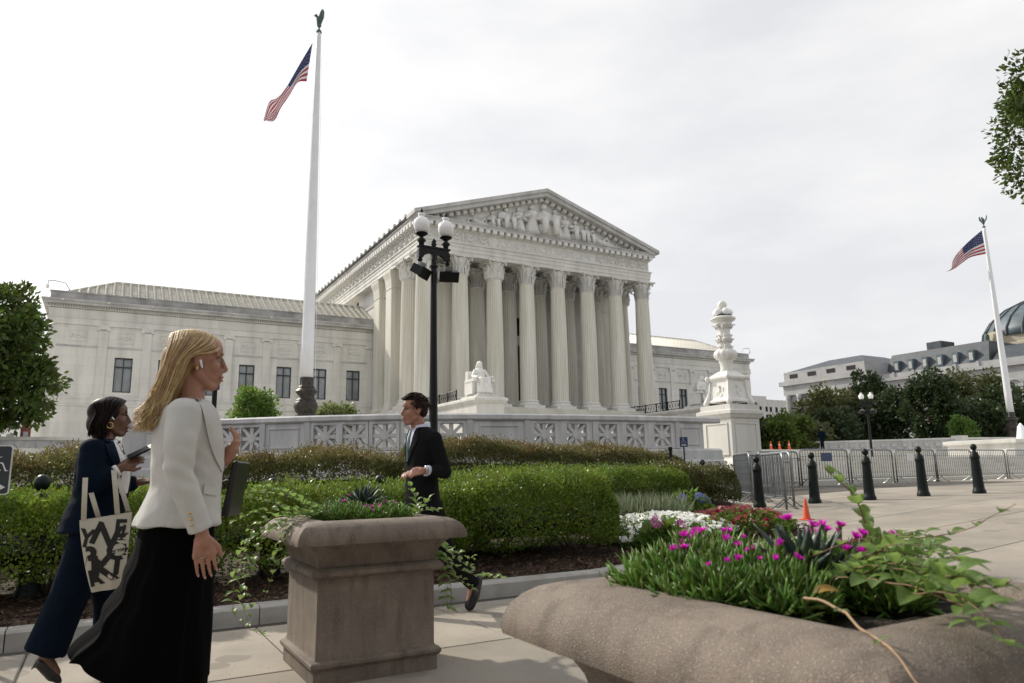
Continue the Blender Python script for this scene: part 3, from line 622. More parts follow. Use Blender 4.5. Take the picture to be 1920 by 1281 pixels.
# wings
def wing(sgn):
    A = (lambda x: x) if sgn > 0 else (lambda x: 94.8-x)
    def bx(m, a, b, *r): a, b = A(a), A(b); m.box(min(a,b), max(a,b), *r)
    xe, xi = -6.25, 30.9
    cen = [1.27+4.405*i for i in range(7)]
    m = MB(); bx(m, xe, xi, 91, 99, 1.5, 10.83); bx(m, xe, xi, 91, 99, 14.75, 18.55); bx(m, xe, xi, 91.75, 99, 10.83, 14.75)
    prev = xe
    for c in cen: bx(m, prev, c-.9, 91, 91.75, 10.83, 14.75); prev = c+.9
    bx(m, prev, xi, 91, 91.75, 10.83, 14.75); part(m, 'wing_wall', 'marble')
    m = MB()
    for (o, z0, z1) in ((.55,1.5,8.6),(.40,8.6,9.2),(.5,9.2,9.35),(.28,9.35,10.0),(.36,10.0,10.12),(.2,10.12,10.24)): bx(m, xe-o*.9, xi-.2, 91-o, 91.02, z0, z1)
    part(m, 'wing_plinth', 'marble')
    for c in cen:
        w = part(MB(), 'window', 'window_frame') if False else None
        f = MB(); c_ = A(c)
        for b_ in ((c_-.9,c_-.8,10.83,14.75),(c_+.8,c_+.9,10.83,14.75),(c_-.8,c_+.8,14.62,14.75),(c_-.8,c_+.8,10.83,10.95),(c_-.05,c_+.05,10.95,14.62),(c_-.8,c_-.05,13.62,13.76),(c_+.05,c_+.8,13.62,13.76)): f.box(b_[0], b_[1], 91.18, 91.34, b_[2], b_[3])
        w = part(f, 'window', 'window_frame')
        MB().box(c_-.8, c_+.8, 91.36, 91.40, 10.95, 14.62).build('pane', 'pane', w)
        if random.random() < .75: MB().box(c_-.79, c_+.79, 91.42, 91.45, random.choice((10.96, 12.0, 12.6)), 14.6).build('blind', 'blind', w)
    pil = [c-2.2 for c in cen]+[cen[-1]+2.2]
    for p in pil:
        p_ = A(p); m = MB(); m.box(p_-.45, p_+.45, 90.86, 91.01, 10.24, 17.7)
        o = part(m, 'wing_pilaster', 'marble')
        k = MB(); k.box(p_-.62, p_+.62, 90.74, 91.0, 18.05, 18.2); k.box(p_-.5, p_+.5, 90.78, 91.0, 17.8, 18.05)
        for s in (-1, 1):
            k.lathe([(.2,0),(.2,.2)], n=12); 
            for q in range(len(k.v)-24, len(k.v)): x_, y_, z_ = k.v[q]; k.v[q] = (p_+s*.5+x_, 90.76+z_, 17.86+y_)
        k.build('ionic_capital', 'marble_carved', o)
    for a, b in zip([xe+.9]+[p+.46 for p in pil], [p-.46 for p in pil]+[xi]):
        if b-a < 1.5: continue
        m = MB(); bx(m, a, b, 90.93, 91.0, 15.72, 15.84); bx(m, a+.05, b-.05, 90.97, 91.0, 15.84, 15.92); part(m, 'string_course', 'marble_weather')
        c = (a+b)/2 if b-a < 4.5 else a+1.9
        m = MB()
        for q in ((c-.85,c+.85,17.55,17.61),(c-.85,c+.85,16.34,16.40),(c-.85,c-.79,16.40,17.55),(c+.79,c+.85,16.40,17.55)): bx(m, q[0], q[1], 90.94, 91.0, q[2], q[3])
        o = part(m, 'relief_panel', 'marble')
        gm = link('garland', sg, o, (A(c), 90.99, 16.95)); gm.scale = (.8, .5, .55)
    m = MB()
    for (o, z0, z1) in ((.16,18.2,18.55),(.10,18.55,18.9),(.16,18.9,19.02),(.02,19.02,19.95),(.2,20.0,20.08)): bx(m, xe-o, xi-.1, 91-o, 99, z0, z1)
    part(m, 'wing_entablature', 'marble')
    m = MB(); k = 0; x = xe
    while x < xi-.2: bx(m, x, x+.13, 90.72, 90.85, 20.08, 20.34); x += .26
    tag(part(m, 'dentil_band', 'marble'), kind='stuff')
    m = MB(); bx(m, xe-.12, xi-.1, 90.86, 99, 20.08, 20.36)
    for (o, z0, z1) in ((.62,20.36,20.62),(.70,20.62,20.74),(.78,20.74,20.88)): bx(m, xe-o, xi-.1, 91-o, 99, z0, z1)
    part(m, 'wing_cornice', 'marble_weather')
    x = xe+1.2
    while x < xi: 
        bx_ = MB(); bx_.ball((A(x), 90.2, 20.72), .13, 8, 6); part(bx_, 'lion_head', 'marble_carved', smooth=True); x += 4.405
    m = MB(); bx(m, xe-.02, xi-.1, 90.95, 91.6, 20.88, 21.72); bx(m, xe-.1, xi-.1, 90.88, 91.68, 21.72, 21.86); part(m, 'parapet', 'parapet')
    # tiled hip roof
    y0, z0, y1, z1 = 92.2, 21.7, 98.2, 25.0
    sx0, sx1 = xe+.7, xe+6.2
    V_ = [(A(sx0),y0,z0),(A(xi-.05),y0,z0),(A(xi-.05),y1,z1),(A(sx1),y1,z1),(A(sx0),y1+6,z0),(A(xi-.05),y1+6,z0)]
    F_ = [(0,1,2,3),(3,2,5,4),(0,3,4)]; F_ = F_ if sgn > 0 else [f[::-1] for f in F_]
    rf = part(MB().add(V_, F_), 'wing_roof', 'roof_tile')
    L_ = math.hypot(y1-y0, z1-z0); ang = math.atan2(z1-z0, y1-y0)
    def rib(length):
        q = MB(); k = max(2, int(length/.45)); rs = []
        for i in range(k):
            for t, r in ((0, .215), (.98, .16)):
                u = (i+t)*length/k; rs.append([(r*math.cos(a), u, r*math.sin(a)*1.1) for a in (0, PI/4, PI/2, 3*PI/4, PI)])
        return q.rings(rs, False, closed=False).mesh('tile_row')
    full = rib(L_); full.materials.append(MT['roof_tile'])
    x = sx0+.15
    while x < xi-.1:
        fr = min(1.0, (x-sx0)/(sx1-sx0)+.02); me = full
        if fr < 1: me = rib(max(.9, L_*fr)); me.materials.append(MT['roof_tile'])
        link('tile_row', me, rf, (A(x), y0-.1, z0+.0), (ang, 0, 0)); x += .86
    m = MB()
    for i in range(13):
        u = i/13; xa = sx0+(sx1-sx0)*u; yb = y0+(y1-y0)*u; zb = z0+(z1-z0)*u; dy, dz = (y1-y0)/13*1.05, (z1-z0)/13*1.05
        a, b = A(xa), A(xi-.06); a, b = min(a,b), max(a,b)
        m.add([(a,yb,zb+.09),(b,yb,zb+.09),(b,yb+dy,zb+dz+.03),(a,yb+dy,zb+dz+.03),(a,yb,zb),(b,yb,zb)], [(0,1,2,3),(4,5,1,0)])
    m.build('pan_tiles', 'roof_tile', rf)['kind'] = 'stuff'
    m = MB(); m.tube([(A(sx0),y0,z0+.1),(A(sx1),y1,z1+.1),(A(xi-.1),y1,z1+.1)], .16, 8); m.build('ridge', 'roof_tile', rf)
wing(1); wing(-1)
# rooftop cameras
for x_, s in ((-6.0, -1), (101.0, 1)):
    q = thing('security_camera', 'small camera on a bent arm at the %s roof corner' % ('far left' if s < 0 else 'far right'), 'camera', (x_, 91.2, 21.8))
    MB().tube([(-s*1.6,0,0),(-s*1.0,0,1.0),(0,0,1.15),(s*.6,0,1.1),(s*.65,0,.7)], .05, 6).build('arm', 'steel', q); MB().lathe([(.13,0),(.16,.1),(.14,.4),(.08,.5)], n=10, c=(s*.65,0,.25)).build('housing', 'white', q, smooth=True)
# cheek blocks with seated statues, iron railings
def cheek(xa, xb, south):
    nm = 'right' if south else 'left'
    b = thing('stair_block', 'massive marble block flanking the stairs on the %s, statue on top' % nm, 'stone block', ((xa+xb)/2, 60.8, 1.5))
    w = (xb-xa)/2
    MB().rect([(0,0),(0,6.35),(.12,6.42),(.2,6.55),(.3,6.62),(.3,6.82),(.1,6.95)], -w, w, 0, 24).build('block', 'marble', b)
    MB().rect([(-.35,6.93),(-.35,7.2),(-.6,7.24),(-.6,7.38)], -w, w, .1, 4.6).build('statue_plinth', 'marble', b)
    return b
cheek(30.5, 33.5, False); cheek(60.2, 63.2, True)
def statue(x, label):
    s = thing('seated_statue', label, 'statue', (x, 62.6, 8.88))
    m = MB(); m.box(-1.15, 1.15, -.2, 1.5, 0, 1.35); m.box(-1.05, 1.05, 1.0, 1.5, 1.35, 2.35); m.box(-1.2, -.8, -.6, 1.4, 1.2, 1.5); m.box(.8, 1.2, -.6, 1.4, 1.2, 1.5)
    m.build('throne', 'marble_statue', s)
    m = MB()
    m.lathe([(.62,1.1),(.60,1.5),(.52,1.9),(.55,2.25),(.50,2.5),(.22,2.68),(.16,2.8),(.1,2.9)], c=(0,.45,0), n=16)
    m.ball((0,.32,3.03), .27, 14, 10, sx=.85, sz=1.2); m.ball((0,.45,3.05), .30, 12, 8, sz=1.1)
    for sd in (-1, 1):
        cap(m, (sd*.28,.3,1.35), .36, (sd*.36,-.75,1.38), .28); cap(m, (sd*.36,-.78,1.32), .26, (sd*.36,-.85,.25), .24); cap(m, (sd*.36,-.85,.1), .16, (sd*.38,-1.15,.1), .13)
        cap(m, (sd*.52,.4,2.35), .2, (sd*.85,.25,1.75), .17); cap(m, (sd*.85,.25,1.75), .16, (sd*.82,-.6,1.62), .12); m.ball((sd*.8,-.75,1.63), .16, 8, 6)
    for k in range(7):
        cap(m, (-.6+.2*k,-.3-.4*math.sin(k/6*PI),1.3), .14, (-.75+.25*k,-.75-.2*math.sin(k/6*PI),.15), .16)
    cap(m, (-.2,.5,2.95), .16, (-.3,.55,2.45), .14); cap(m, (.2,.5,2.95), .16, (.3,.55,2.45), .14)
    me = remesh(m, .045, 3, 'figure'); me.materials.append(MT['marble_statue']); link('figure', me, s)
    return s
statue(32.0, 'white marble seated woman statue beside the portico stairs'); statue(61.7, 'white marble seated statue half hidden behind the candelabrum')
def railing(x, label):
    r = thing('iron_railing', label, 'railing', (x, 65.6, 8.45))
    m = MB(); m.tube([(0,0,1.05),(0,17,1.05)], .05, 6); m.tube([(0,0,.12),(0,17,.12)], .04, 6); m.build('rail', 'iron', r)
    for i in range(9): MB().box(-.05,.05,i*2.12-.05,i*2.12+.05,0,1.15).build('post', 'iron', r)
    m = MB()
    for i in range(34):
        y_ = .25+.5*i
        m.tube([(0,y_-.25,.15),(0,y_+.25,1.02)], .022, 4); m.tube([(0,y_+.25,.15),(0,y_-.25,1.02)], .022, 4)
        m.tube([(0, y_+.14*math.cos(a), .58+.16*math.sin(a)) for a in np.linspace(0, 2*PI, 9)], .018, 4)
    m.build('scrollwork', 'iron', r)
railing(30.65, 'black iron scrollwork railing behind the left seated statue'); railing(60.4, 'black iron scrollwork railing right of the rightmost column')
# ------------------------------------------------------------------ flagpoles and flags
for nm_ in (('flag_red',(0.30,0.022,0.035)),('flag_white',(0.52,0.52,0.55)),('flag_blue',(0.022,0.03,0.10))): MT[nm_[0]] = mat(nm_[0], nm_[1], 0.8, var=0.06, leaf=0.12)
def bez(pts, u):
    P_ = [Vector(p) for p in pts]; t = u*(len(P_)-1); i = min(int(t), len(P_)-2); f = t-i
    a, b, c, d = P_[max(0,i-1)], P_[i], P_[i+1], P_[min(len(P_)-1,i+2)]
    return 0.5*((2*b)+(c-a)*f+(2*a-5*b+4*c-d)*f*f+(3*b-a-3*c+d)*f**3)
def flagpole(x, y, ztop, label, flabel, top, bot, wob, rz):
    fp = thing('flagpole', label, 'flagpole', (x, y, 2.62))
    MB().sq([(1.1,0),(1.1,.5),(.95,.55),(.9,1.1),(.8,1.18)]).build('stone_base', 'marble_weather', fp)
    gm = lambda a, z: 1+.03*math.cos(10*a)
    MB().lathe([(.78,1.15),(.8,1.3),(.66,1.42),(.60,1.7),(.58,1.95),(.52,2.05),(.58,2.15),(.66,2.4),(.62,2.62),(.54,2.72),(.55,2.78),(.46,2.86),(.44,3.05),(.56,3.18),(.60,3.28),(.52,3.38),(.44,3.46),(.46,3.52),(.38,3.6),(.37,4.05)], n=30, mod=gm).build('bronze_base', 'bronze', fp, auto=45)
    H_ = ztop-2.62
    MB().lathe([(.345,4.0),(.335,6),(.30,11),(.22,18),(.14,H_-.3),(.13,H_)], n=20).build('pole', 'pole_white', fp, smooth=True)
    MB().lathe([(.16,H_),(.18,H_+.05),(.12,H_+.18),(.05,H_+.25),(.05,H_+.35)], n=12).build('cap', 'verdigris', fp)
    q = MB(); cap(q, (0,0,H_+.5), .13, (-.05,0,H_+.95), .16); q.ball((-.2,0,H_+1.12), .1, 8, 6); q.tube([(-.25,0,H_+1.12),(-.36,0,H_+1.06)], [.04,.01], 5)
    for s in (-1, 1): q.tube([(0,s*.1,H_+.6),(.05,s*.32,H_+.95),(.1,s*.38,H_+1.3),(.12,s*.36,H_+1.45)], [.12,.17,.12,.02], 6, flat=.3)
    q.build('eagle', 'verdigris', fp, smooth=True)
    MB().tube([(-.42,0,1.6),(-.16,0,H_-.2)], .012, 4).build('halyard', 'white', fp); MB().tube([(.5,0,1.6),(.2,0,H_-.2)], .012, 4).build('halyard', 'white', fp)
    fl_ = thing('flag', flabel, 'flag', (x, y, ztop), rz)
    NU, NV = 44, 39
    def pt(u, v):
        a = bez(top, u); b = bez(bot, u); p = a.lerp(b, v); w = wob*min(1, u*2)
        return p+Vector((.12*w*math.sin(9*v+5*u), w*(.5*math.sin(7*u+3.2*v)+.25*math.sin(15*u-5*v)), .10*w*math.sin(11*u+2*v)))
    for k in range(13):
        m = MB()
        for (u0, u1) in (((.4, 1.0),) if k < 7 else ((0.0, 1.0),)): m.grid(lambda a, b: pt(u0+(u1-u0)*a, (k+b)/13), 30, 3)
        m.build('stripe', 'flag_red' if k % 2 == 0 else 'flag_white', fl_, smooth=True)
    MB().grid(lambda a, b: pt(.4*a, b*7/13), 16, 14).build('canton', 'flag_blue', fl_, smooth=True)
    m = MB()
    for r in range(9):
        for c in range(6 if r % 2 == 0 else 5):
            u = .4*((c+.5 if r % 2 == 0 else c+1))/6; v = 7/13*(r+.7)/9.4; p = pt(u, v); du = (pt(u+.008, v)-p)*1.1; dv = (pt(u, v+.012)-p)*1.1; nn = du.cross(dv).normalized()*.01
            for sg_ in (1, -1): m.add([p-du+nn*sg_, p-dv+nn*sg_, p+du+nn*sg_, p+dv+nn*sg_], [(0,1,2,3)])
    m.build('stars', 'flag_white', fl_)['kind'] = 'stuff'
flagpole(9.7, 40.6, 28.15, 'tall white flagpole with dark bronze base rising behind the balustrade on the left', 'flag hanging limp and twisted from the near left flagpole',
         [(-.35,0,-.7),(-1.0,.1,-2.0),(-1.7,.2,-3.5),(-2.3,.1,-4.7),(-2.7,0,-5.2),(-2.95,.1,-6.0)], [(-.62,.0,-3.35),(-1.1,.3,-3.35),(-1.5,.5,-4.0),(-2.0,.2,-5.1),(-2.4,.2,-5.9),(-2.95,.2,-6.15)], .35, -.235)
flagpole(84, 40.6, 27.3, 'white flagpole at far right with bronze base on the plaza', 'flag blowing to the left from the far right flagpole',
         [(-.25,0,-.25),(-1.6,.2,-1.2),(-2.7,.2,-2.2),(-3.35,0,-3.3),(-3.5,0,-4.1)], [(-.15,0,-3.0),(-1.6,.3,-3.05),(-2.4,.3,-3.5),(-3.2,.2,-4.0),(-4.2,.3,-4.35)], .22, -1.12)
# ------------------------------------------------------------------ street lamps
def street_lamp(loc, rz, label, detail=True):
    t = thing('street_lamp', label, 'street lamp', loc, rz, 'twin globe street lamps')
    class LM(MB):          # squeezes the lamp head to its real height
        def mesh(s, name, smooth=False):
            s.v = [(x, y, float(np.interp(z, [-9,0,4.1,4.4,4.7,5.03,5.6,5.72], [-9,0,4.26,4.47,4.67,4.86,5.20,5.28]))) for x, y, z in s.v]; return MB.mesh(s, name, smooth)
    LM().lathe([(.19,0),(.19,.12),(.16,.16),(.15,.5),(.17,.56),(.12,.66),(.085,.8),(.075,1.0),(.055,3.0),(.048,4.2),(.065,4.22),(.065,4.26),(.045,4.28),(.045,4.55)], n=20, mod=lambda a, z: 1+(.02*math.cos(12*a) if .8 < z < 4.1 else 0)).build('post', 'iron', t, auto=40)
    q = LM(); q.box(-.25,.25,-.035,.035,4.60,4.68); q.box(-.275,.275,-.045,.045,4.66,4.70)
    q.prism([(-.27,4.6),(-.27,4.40),(-.20,4.40),(-.17,4.47),(-.11,4.52),(-.045,4.54),(-.045,4.40),(.045,4.40),(.045,4.54),(.11,4.52),(.17,4.47),(.20,4.40),(.27,4.40),(.27,4.6)], -.035, .035)
    q.build('crossarm', 'iron', t)
    LM().lathe([(.045,4.69),(.03,4.74),(.05,4.78),(.03,4.82),(.045,4.86),(.01,4.95)], n=12).build('finial', 'iron', t, smooth=True)
    for s in (-1, 1):
        h = LM().lathe([(.04,4.69),(.042,4.78),(.075,4.84),(.03,4.92),(.035,4.95),(.10,5.02),(.105,5.04),(.03,5.05)], n=16, c=(s*.212,0,0)).build('lamp_holder', 'iron', t, smooth=True)
        LM().lathe([(.072,5.03),(.108,5.14),(.127,5.26),(.121,5.36),(.085,5.45),(.046,5.49),(.042,5.52),(.058,5.54),(.056,5.58),(.025,5.60)], n=24, c=(s*.212,0,0), mod=lambda a, z: 1+.012*math.cos(16*a)).build('globe', 'globe', t, smooth=True)
        LM().lathe([(.022,5.59),(.018,5.63),(.026,5.65),(.006,5.72)], n=10, c=(s*.212,0,0)).build('globe_finial', 'iron', t, smooth=True)
        q = LM(); q.lathe([(.025,4.40),(.045,4.36),(.03,4.32),(.012,4.25)], n=12, c=(s*.235,0,0)); q.tube([(s*.235,0,4.27),(s*.235,-.02,4.16)], .014, 6)
        q.build('drop_bracket', 'iron', t)
        f = MB(); f.box(-.15,.15,-.08,.09,-.07,.07); f.box(-.155,.155,-.10,-.08,-.085,.085); f.build('floodlight', 'iron', t, loc=(s*.24,-.03,4.24), rot=(.55, 0, -s*.5+.2))
        MB().box(-.06,.06,-.03,.03,.07,.14).build('flood_bracket', 'steel', t, loc=(s*.24,-.03,4.24), rot=(.3, 0, -s*.4))
    return t
street_lamp((4.29, 10.0, 0), .05, 'black twin globe street lamp standing directly behind the man in the suit')
l2 = street_lamp((33.1, 22.5, -.35), -.95, 'small distant twin globe street lamp against the dark trees at right')
# ------------------------------------------------------------------ bollards
bm = MB().lathe([(.128,0),(.132,.03),(.128,.09),(.110,.12),(.104,.20),(.086,.72),(.086,.76),(.095,.77),(.095,.80),(.088,.82),(.082,.86),(.06,.90),(.035,.915),(.03,.94),(.05,.955),(.062,.985),(.064,1.01),(.055,1.045),(.03,1.07),(.004,1.075)], n=20).mesh('bollard', True)
bm.set_sharp_from_angle(angle=math.radians(50)); bm.materials.append(MT['iron_green'])
def bollard(x, y, z, label, s=1.0):
    o = link('bollard', bm, None, (x, y, z)); o.scale = (s, s, 1); o.rotation_euler = (random.uniform(-.012,.012), random.uniform(-.012,.012), random.random()*6); tag(o, label, 'bollard', 'ball topped bollards')
BL = [((11.9,10.72),'bollard standing just in front of the stacked folded barriers'),((12.95,10.2),'bollard standing directly behind the small orange cone'),((13.95,9.64),'first bollard right of the orange cone on the plaza'),((15.22,9.26),'second bollard right of the orange cone on the plaza'),((16.32,8.71),'third bollard right of the orange cone on the plaza'),((17.6,8.1),'bollard cut off by the right edge of the photo')]
for (x, y), lb in BL: bollard(x, y, g(x)-.03, 'dark green '+lb)
BH = [(-.45,7.59,.14,'leftmost black ball bollard showing above the hedge'),(1.52,7.62,.08,'black ball bollard above the hedge right behind the blonde woman'),(2.72,7.85,.09,'black ball bollard above the hedge just left of the man in the suit'),(3.72,8.25,.10,'nearer of the two close bollards just right of the man in the suit'),(4.14,8.15,.09,'black ball bollard above the hedge right of the man, standing alone'),(5.1,10.86,.12,'farther of the two close bollards just right of the man in the suit'),
      (5.53,10.65,.15,'small bollard behind the hedge, right of the lone ball'),(6.55,11.0,.16,'dim bollard in shade against the long red tipped bush, leftmost'),(7.66,11.6,.2,'dim bollard against the long red tipped bush, second from the left'),(8.97,12.0,.24,'dim bollard against the long red tipped bush, third from the left'),(10.34,12.1,.28,'bollard rising behind the right end of the far hedge'),(11.83,12.21,.32,'bollard below the blue wheelchair sign at the end of the hedge')]
for x, y, z, lb in BH: bollard(x, y, z, lb, 1.0)
# ------------------------------------------------------------------ crowd barriers
def barrier_parts():
    t = thing('crowd_barrier', 'x', 'barrier', (0,0,0), 0, 'steel crowd barriers')
    w, h = 2.2, 1.1; pts = [(0,0,.02),(0,0,h-.12),(.035,0,h-.035),(.12,0,h),(w-.12,0,h),(w-.035,0,h-.035),(w,0,h-.12),(w,0,.02)]
    MB().tube(pts, .024, 8).build('frame', 'steel', t, smooth=True)
    MB().tube([(0,0,.22),(w,0,.22)], .017, 6).build('bottom_rail', 'steel', t); MB().tube([(.02,0,h-.2),(w-.02,0,h-.2)], .008, 5).build('mid_rail', 'steel', t)
    n = 17; bme = MB().tube([(0,0,.22),(0,0,h-.01)], .0105, 5).mesh('bar'); bme.materials.append(MT['steel'])
    for i in range(n): link('bar', bme, t, (w*(i+1)/(n+1), 0, 0))
    for x_ in (.18, w-.18): MB().tube([(x_,-.28,.015),(x_,-.2,.05),(x_,0,.20),(x_,.2,.05),(x_,.28,.015)], .016, 6).build('foot', 'steel', t)
    MB().tube([(w,0,.9),(w+.05,0,.92),(w+.05,0,.82)], .012, 5).build('hook', 'steel', t)
    return t
bt = barrier_parts(); first = True
def barrier(x, y, a, label):
    global first
    o = bt if first else copy_tree(bt); first = False
    o.location = (x, y, g(x)-.005); o.rotation_euler = (0, 0, a); o['label'] = label; return o
names = ['directly right of the folded barriers', 'second in the row, with a blue notice tied on', 'third in the row along the marble steps', 'fourth in the row, with a small paper notice', 'fifth in the row along the marble steps', 'sixth in the row, near the right edge', 'seventh in the row, cut by the right edge']
for i in range(7): barrier(15.9+2.36*i, 14.75+.02*i, .01*((i*7) % 3-1), 'grey steel crowd barrier, '+names[i])
barrier(12.72, 11.35, math.atan2(1.95, 1.3), 'folded grey barrier in the bunch, left and farthest')
barrier(12.55, 11.5, math.atan2(1.95, 1.5), 'folded grey barrier in the bunch, nearest the pedestal')
barrier(11.55, 9.75, math.atan2(1.75, 1.25), 'folded grey barrier in the bunch, right and nearest the camera')
barrier(11.95, 9.9, math.atan2(1.95, .95), 'folded grey barrier leaning at the right of the bunch')
tag(MB().box(0,.5,-.012,0,0,.26).build('notice', 'sign_blue', None, loc=(19.15,14.73,1.36)), 'blue notice sheet tied to the second crowd barrier', 'notice')
tag(MB().box(0,.34,-.012,0,0,.24).build('notice', 'sign_white', None, loc=(23.6,14.76,1.36)), 'small white paper notice tied to the fourth crowd barrier', 'notice')
# ------------------------------------------------------------------ cones, signs
def cone(loc, s, label, grp=None, band=True):
    t = thing('traffic_cone', label, 'cone', loc, 0, grp); t.scale = (s, s, s)
    MB().bbox(-.18,.18,-.18,.18,0,.035,.01).build('foot', 'cone', t); MB().lathe([(.14,.035),(.13,.06),(.035,.68),(.03,.70)], n=18).build('body', 'cone', t, smooth=True)
    if band: MB().lathe([(.096,.28),(.072,.44)], n=18, cap=False).build('band', 'white', t, smooth=True); t.children[-1].scale = (1.02,1.02,1)
    return t
cone((10.42, 8.4, g(10.42)), .5, 'small plain orange cone standing behind the dark agave', None, False)
for k, (x, y) in enumerate(((45.36,39.3),(45.85,38.9),(46.35,38.4))): cone((x, y, 2.62), .95, ('left', 'middle', 'right')[k]+' one of three orange and white cones on the plaza', 'plaza cones')
def pictogram(m, ox, oz, s, y):
    m.ball((ox-.02*s, y, oz+.40*s), .055*s, 10, 6, sy=.25)
    m.tube([(ox-.02*s,y,oz+.32*s),(ox-.0*s,y,oz+.02*s),(ox+.2*s,y,oz+.0*s),(ox+.30*s,y,oz-.24*s),(ox+.36*s,y,oz-.22*s)], .032*s, 6, flat=.4); m.tube([(ox-.01*s,y,oz+.18*s),(ox+.18*s,y,oz+.18*s)], .028*s, 6, flat=.4)
    m.tube([(ox-.03*s+.21*s*math.cos(a), y, oz-.12*s+.21*s*math.sin(a)) for a in np.linspace(2.0, 5.9, 16)], .028*s, 6, flat=.4)
def arrow(m, ox, oz, s, y):
    m.box(ox-.28*s, ox+.08*s, y-.004, y+.004, oz-.045*s, oz+.045*s); m.prism([(ox+.06*s,oz-.13*s),(ox+.28*s,oz),(ox+.06*s,oz+.13*s)], y-.004, y+.004)
s1 = thing('access_sign', 'slate wheelchair sign with right pointing arrow, cut by the left edge', 'sign', (-.655, 5.97, 0), -.1)
MB().tube([(0,.02,-.05),(0,.02,1.3)], .025, 8).build('post', 'iron', s1)
def rrect(w, h, r, n=4): return [(sx*(w-r)+r*math.cos(a), sz*(h-r)+r*math.sin(a)) for sx, sz, a0 in ((1,1,0),(-1,1,PI/2),(-1,-1,PI),(1,-1,1.5*PI)) for a in np.linspace(a0, a0+PI/2, n)]
m = MB(); m.prism([(x, z+1.235) for x, z in rrect(.125,.165,.02)], -.012, -.004); m.build('border', 'sign_white', s1)
m = MB(); m.prism([(x, z+1.235) for x, z in rrect(.117,.157,.016)], -.016, -.012); m.build('panel', 'sign_dark', s1)
m = MB(); pictogram(m, .03, 1.28, .22, -.017); m.build('wheelchair_symbol', 'sign_white', s1); m = MB(); arrow(m, .03, 1.12, .26, -.019); m.build('arrow', 'sign_white', s1)
s2 = thing('access_sign', 'small blue wheelchair sign on a post before the balustrade end', 'sign', (10.87, 11.75, .3), -.55)
MB().tube([(0,.015,0),(0,.015,1.35)], .016, 8).build('post', 'iron', s2)
m = MB(); m.prism([(x, z+1.46) for x, z in rrect(.085,.105,.012)], -.008, 0); m.build('panel', 'sign_blue', s2)
m = MB(); pictogram(m, -.01, 1.48, .15, -.010); m.build('wheelchair_symbol', 'sign_white', s2); m = MB(); m.box(-.05,.05,-.013,-.009,1.385,1.405); m.build('caption_bar', 'sign_white', s2)
o = MB().lathe([(.035,0),(.035,1.28),(.045,1.3),(.045,1.36)], n=10).build('low_post', 'iron', None, loc=(10.66,11.95,.3)); tag(o, 'short plain black post left of the small blue wheelchair sign', 'post')
s3 = thing('sign_post', 'dark pole with a blue sign, seen just past the blonde woman\'s chin', 'sign', (1.56, 12.9, .2), .1)
MB().tube([(0,0,0),(0,0,2.62)], .042, 8).build('post', 'iron', s3); MB().box(-.30,.06,-.06,-.045,2.42,2.72).build('panel', 'sign_blue', s3)
# ------------------------------------------------------------------ south side of the plaza: balustrade, basin, fountain, officer
sb = thing('plaza_wall', 'long low pale marble wall with small rosettes in front of the far trees', 'wall')
def seg(a, b, z0, z1, w, name, m):
    l = math.hypot(b[0]-a[0], b[1]-a[1]); o = MB().box(0, l, -w/2, w/2, z0, z1).build(name, m, sb, loc=(a[0], a[1], 0), rot=(0, 0, math.atan2(b[1]-a[1], b[0]-a[0]))); return o
A_, B_, C_ = (57.0, 53.5), (70.0, 38.5), (96, 33.0)
for a, b in ((A_, B_), (B_, C_)): seg(a, b, 2.6, 3.62, .4, 'wall_run', 'marble'); seg(a, b, 3.62, 3.78, .6, 'coping', 'marble')
for i in range(15):
    t = .30+.65*i/14; o = link('rosette', lm, sb, (A_[0]+(B_[0]-A_[0])*t-.18, A_[1]+(B_[1]-A_[1])*t-.16, 3.2), (0, 0, math.atan2(B_[1]-A_[1], B_[0]-A_[0])))
MB().box(-.5,.5,-.5,.5,2.6,3.95).build('pier', 'marble', sb, loc=(B_[0], B_[1], 0))
bs = thing('fountain_basin', 'low white marble basin wall around the fountain at right', 'basin', (58, 24.5, 1.55))
MB().rect([(.1,0),(.1,.9),(.3,1.0),(.3,1.22),(0,1.26)], -7.5, 34, 0, 4).build('basin_wall', 'marble', bs)
MB().tube([(0,3,.9),(.05,3,1.7),(0,3,2.35),(.02,3,2.6)], [.5,.34,.2,.03], 10).build('water_jet', 'water', bs, smooth=True)
# ------------------------------------------------------------------ far buildings
LB = thing('library_building', 'grey stone library with dark mansard roof and dome, behind trees at far right', 'building')
def lp(m, name, mt, sub=None, **k): return m.build(name, mt, sub or LB, **k)
lp(MB().box(170, 240, 40, 111, .3, 22.3), 'wall', 'lib'); lp(MB().box(169.2, 240, 39.5, 111.5, 22.3, 23.0), 'cornice', 'lib'); lp(MB().box(169.8, 240, 40, 111, 23.0, 24.1), 'parapet', 'lib')
for i in range(14): lp(MB().box(169.5, 169.8, 42+5*i, 42.6+5*i, 23.0, 24.3), 'parapet_pier', 'lib')
for i in range(11):
    y = 44.5+6*i; w = lp(MB().box(169.9, 170.0, y-1.1, y+1.1, 12.5, 17.6), 'window', 'dark')
    q = MB(); q.box(169.6,170,y-1.6,y-1.15,12.2,18); q.box(169.6,170,y+1.15,y+1.6,12.2,18); q.box(169.4,170,y-1.9,y+1.9,17.7,18.1); q.tube([(169.7, y+1.8*math.cos(a), 18.1+1.2*math.sin(a)) for a in np.linspace(0, PI, 9)], .2, 5); q.box(169.4,170,y-1.7,y+1.7,11.8,12.2); q.build('surround', 'lib', w)
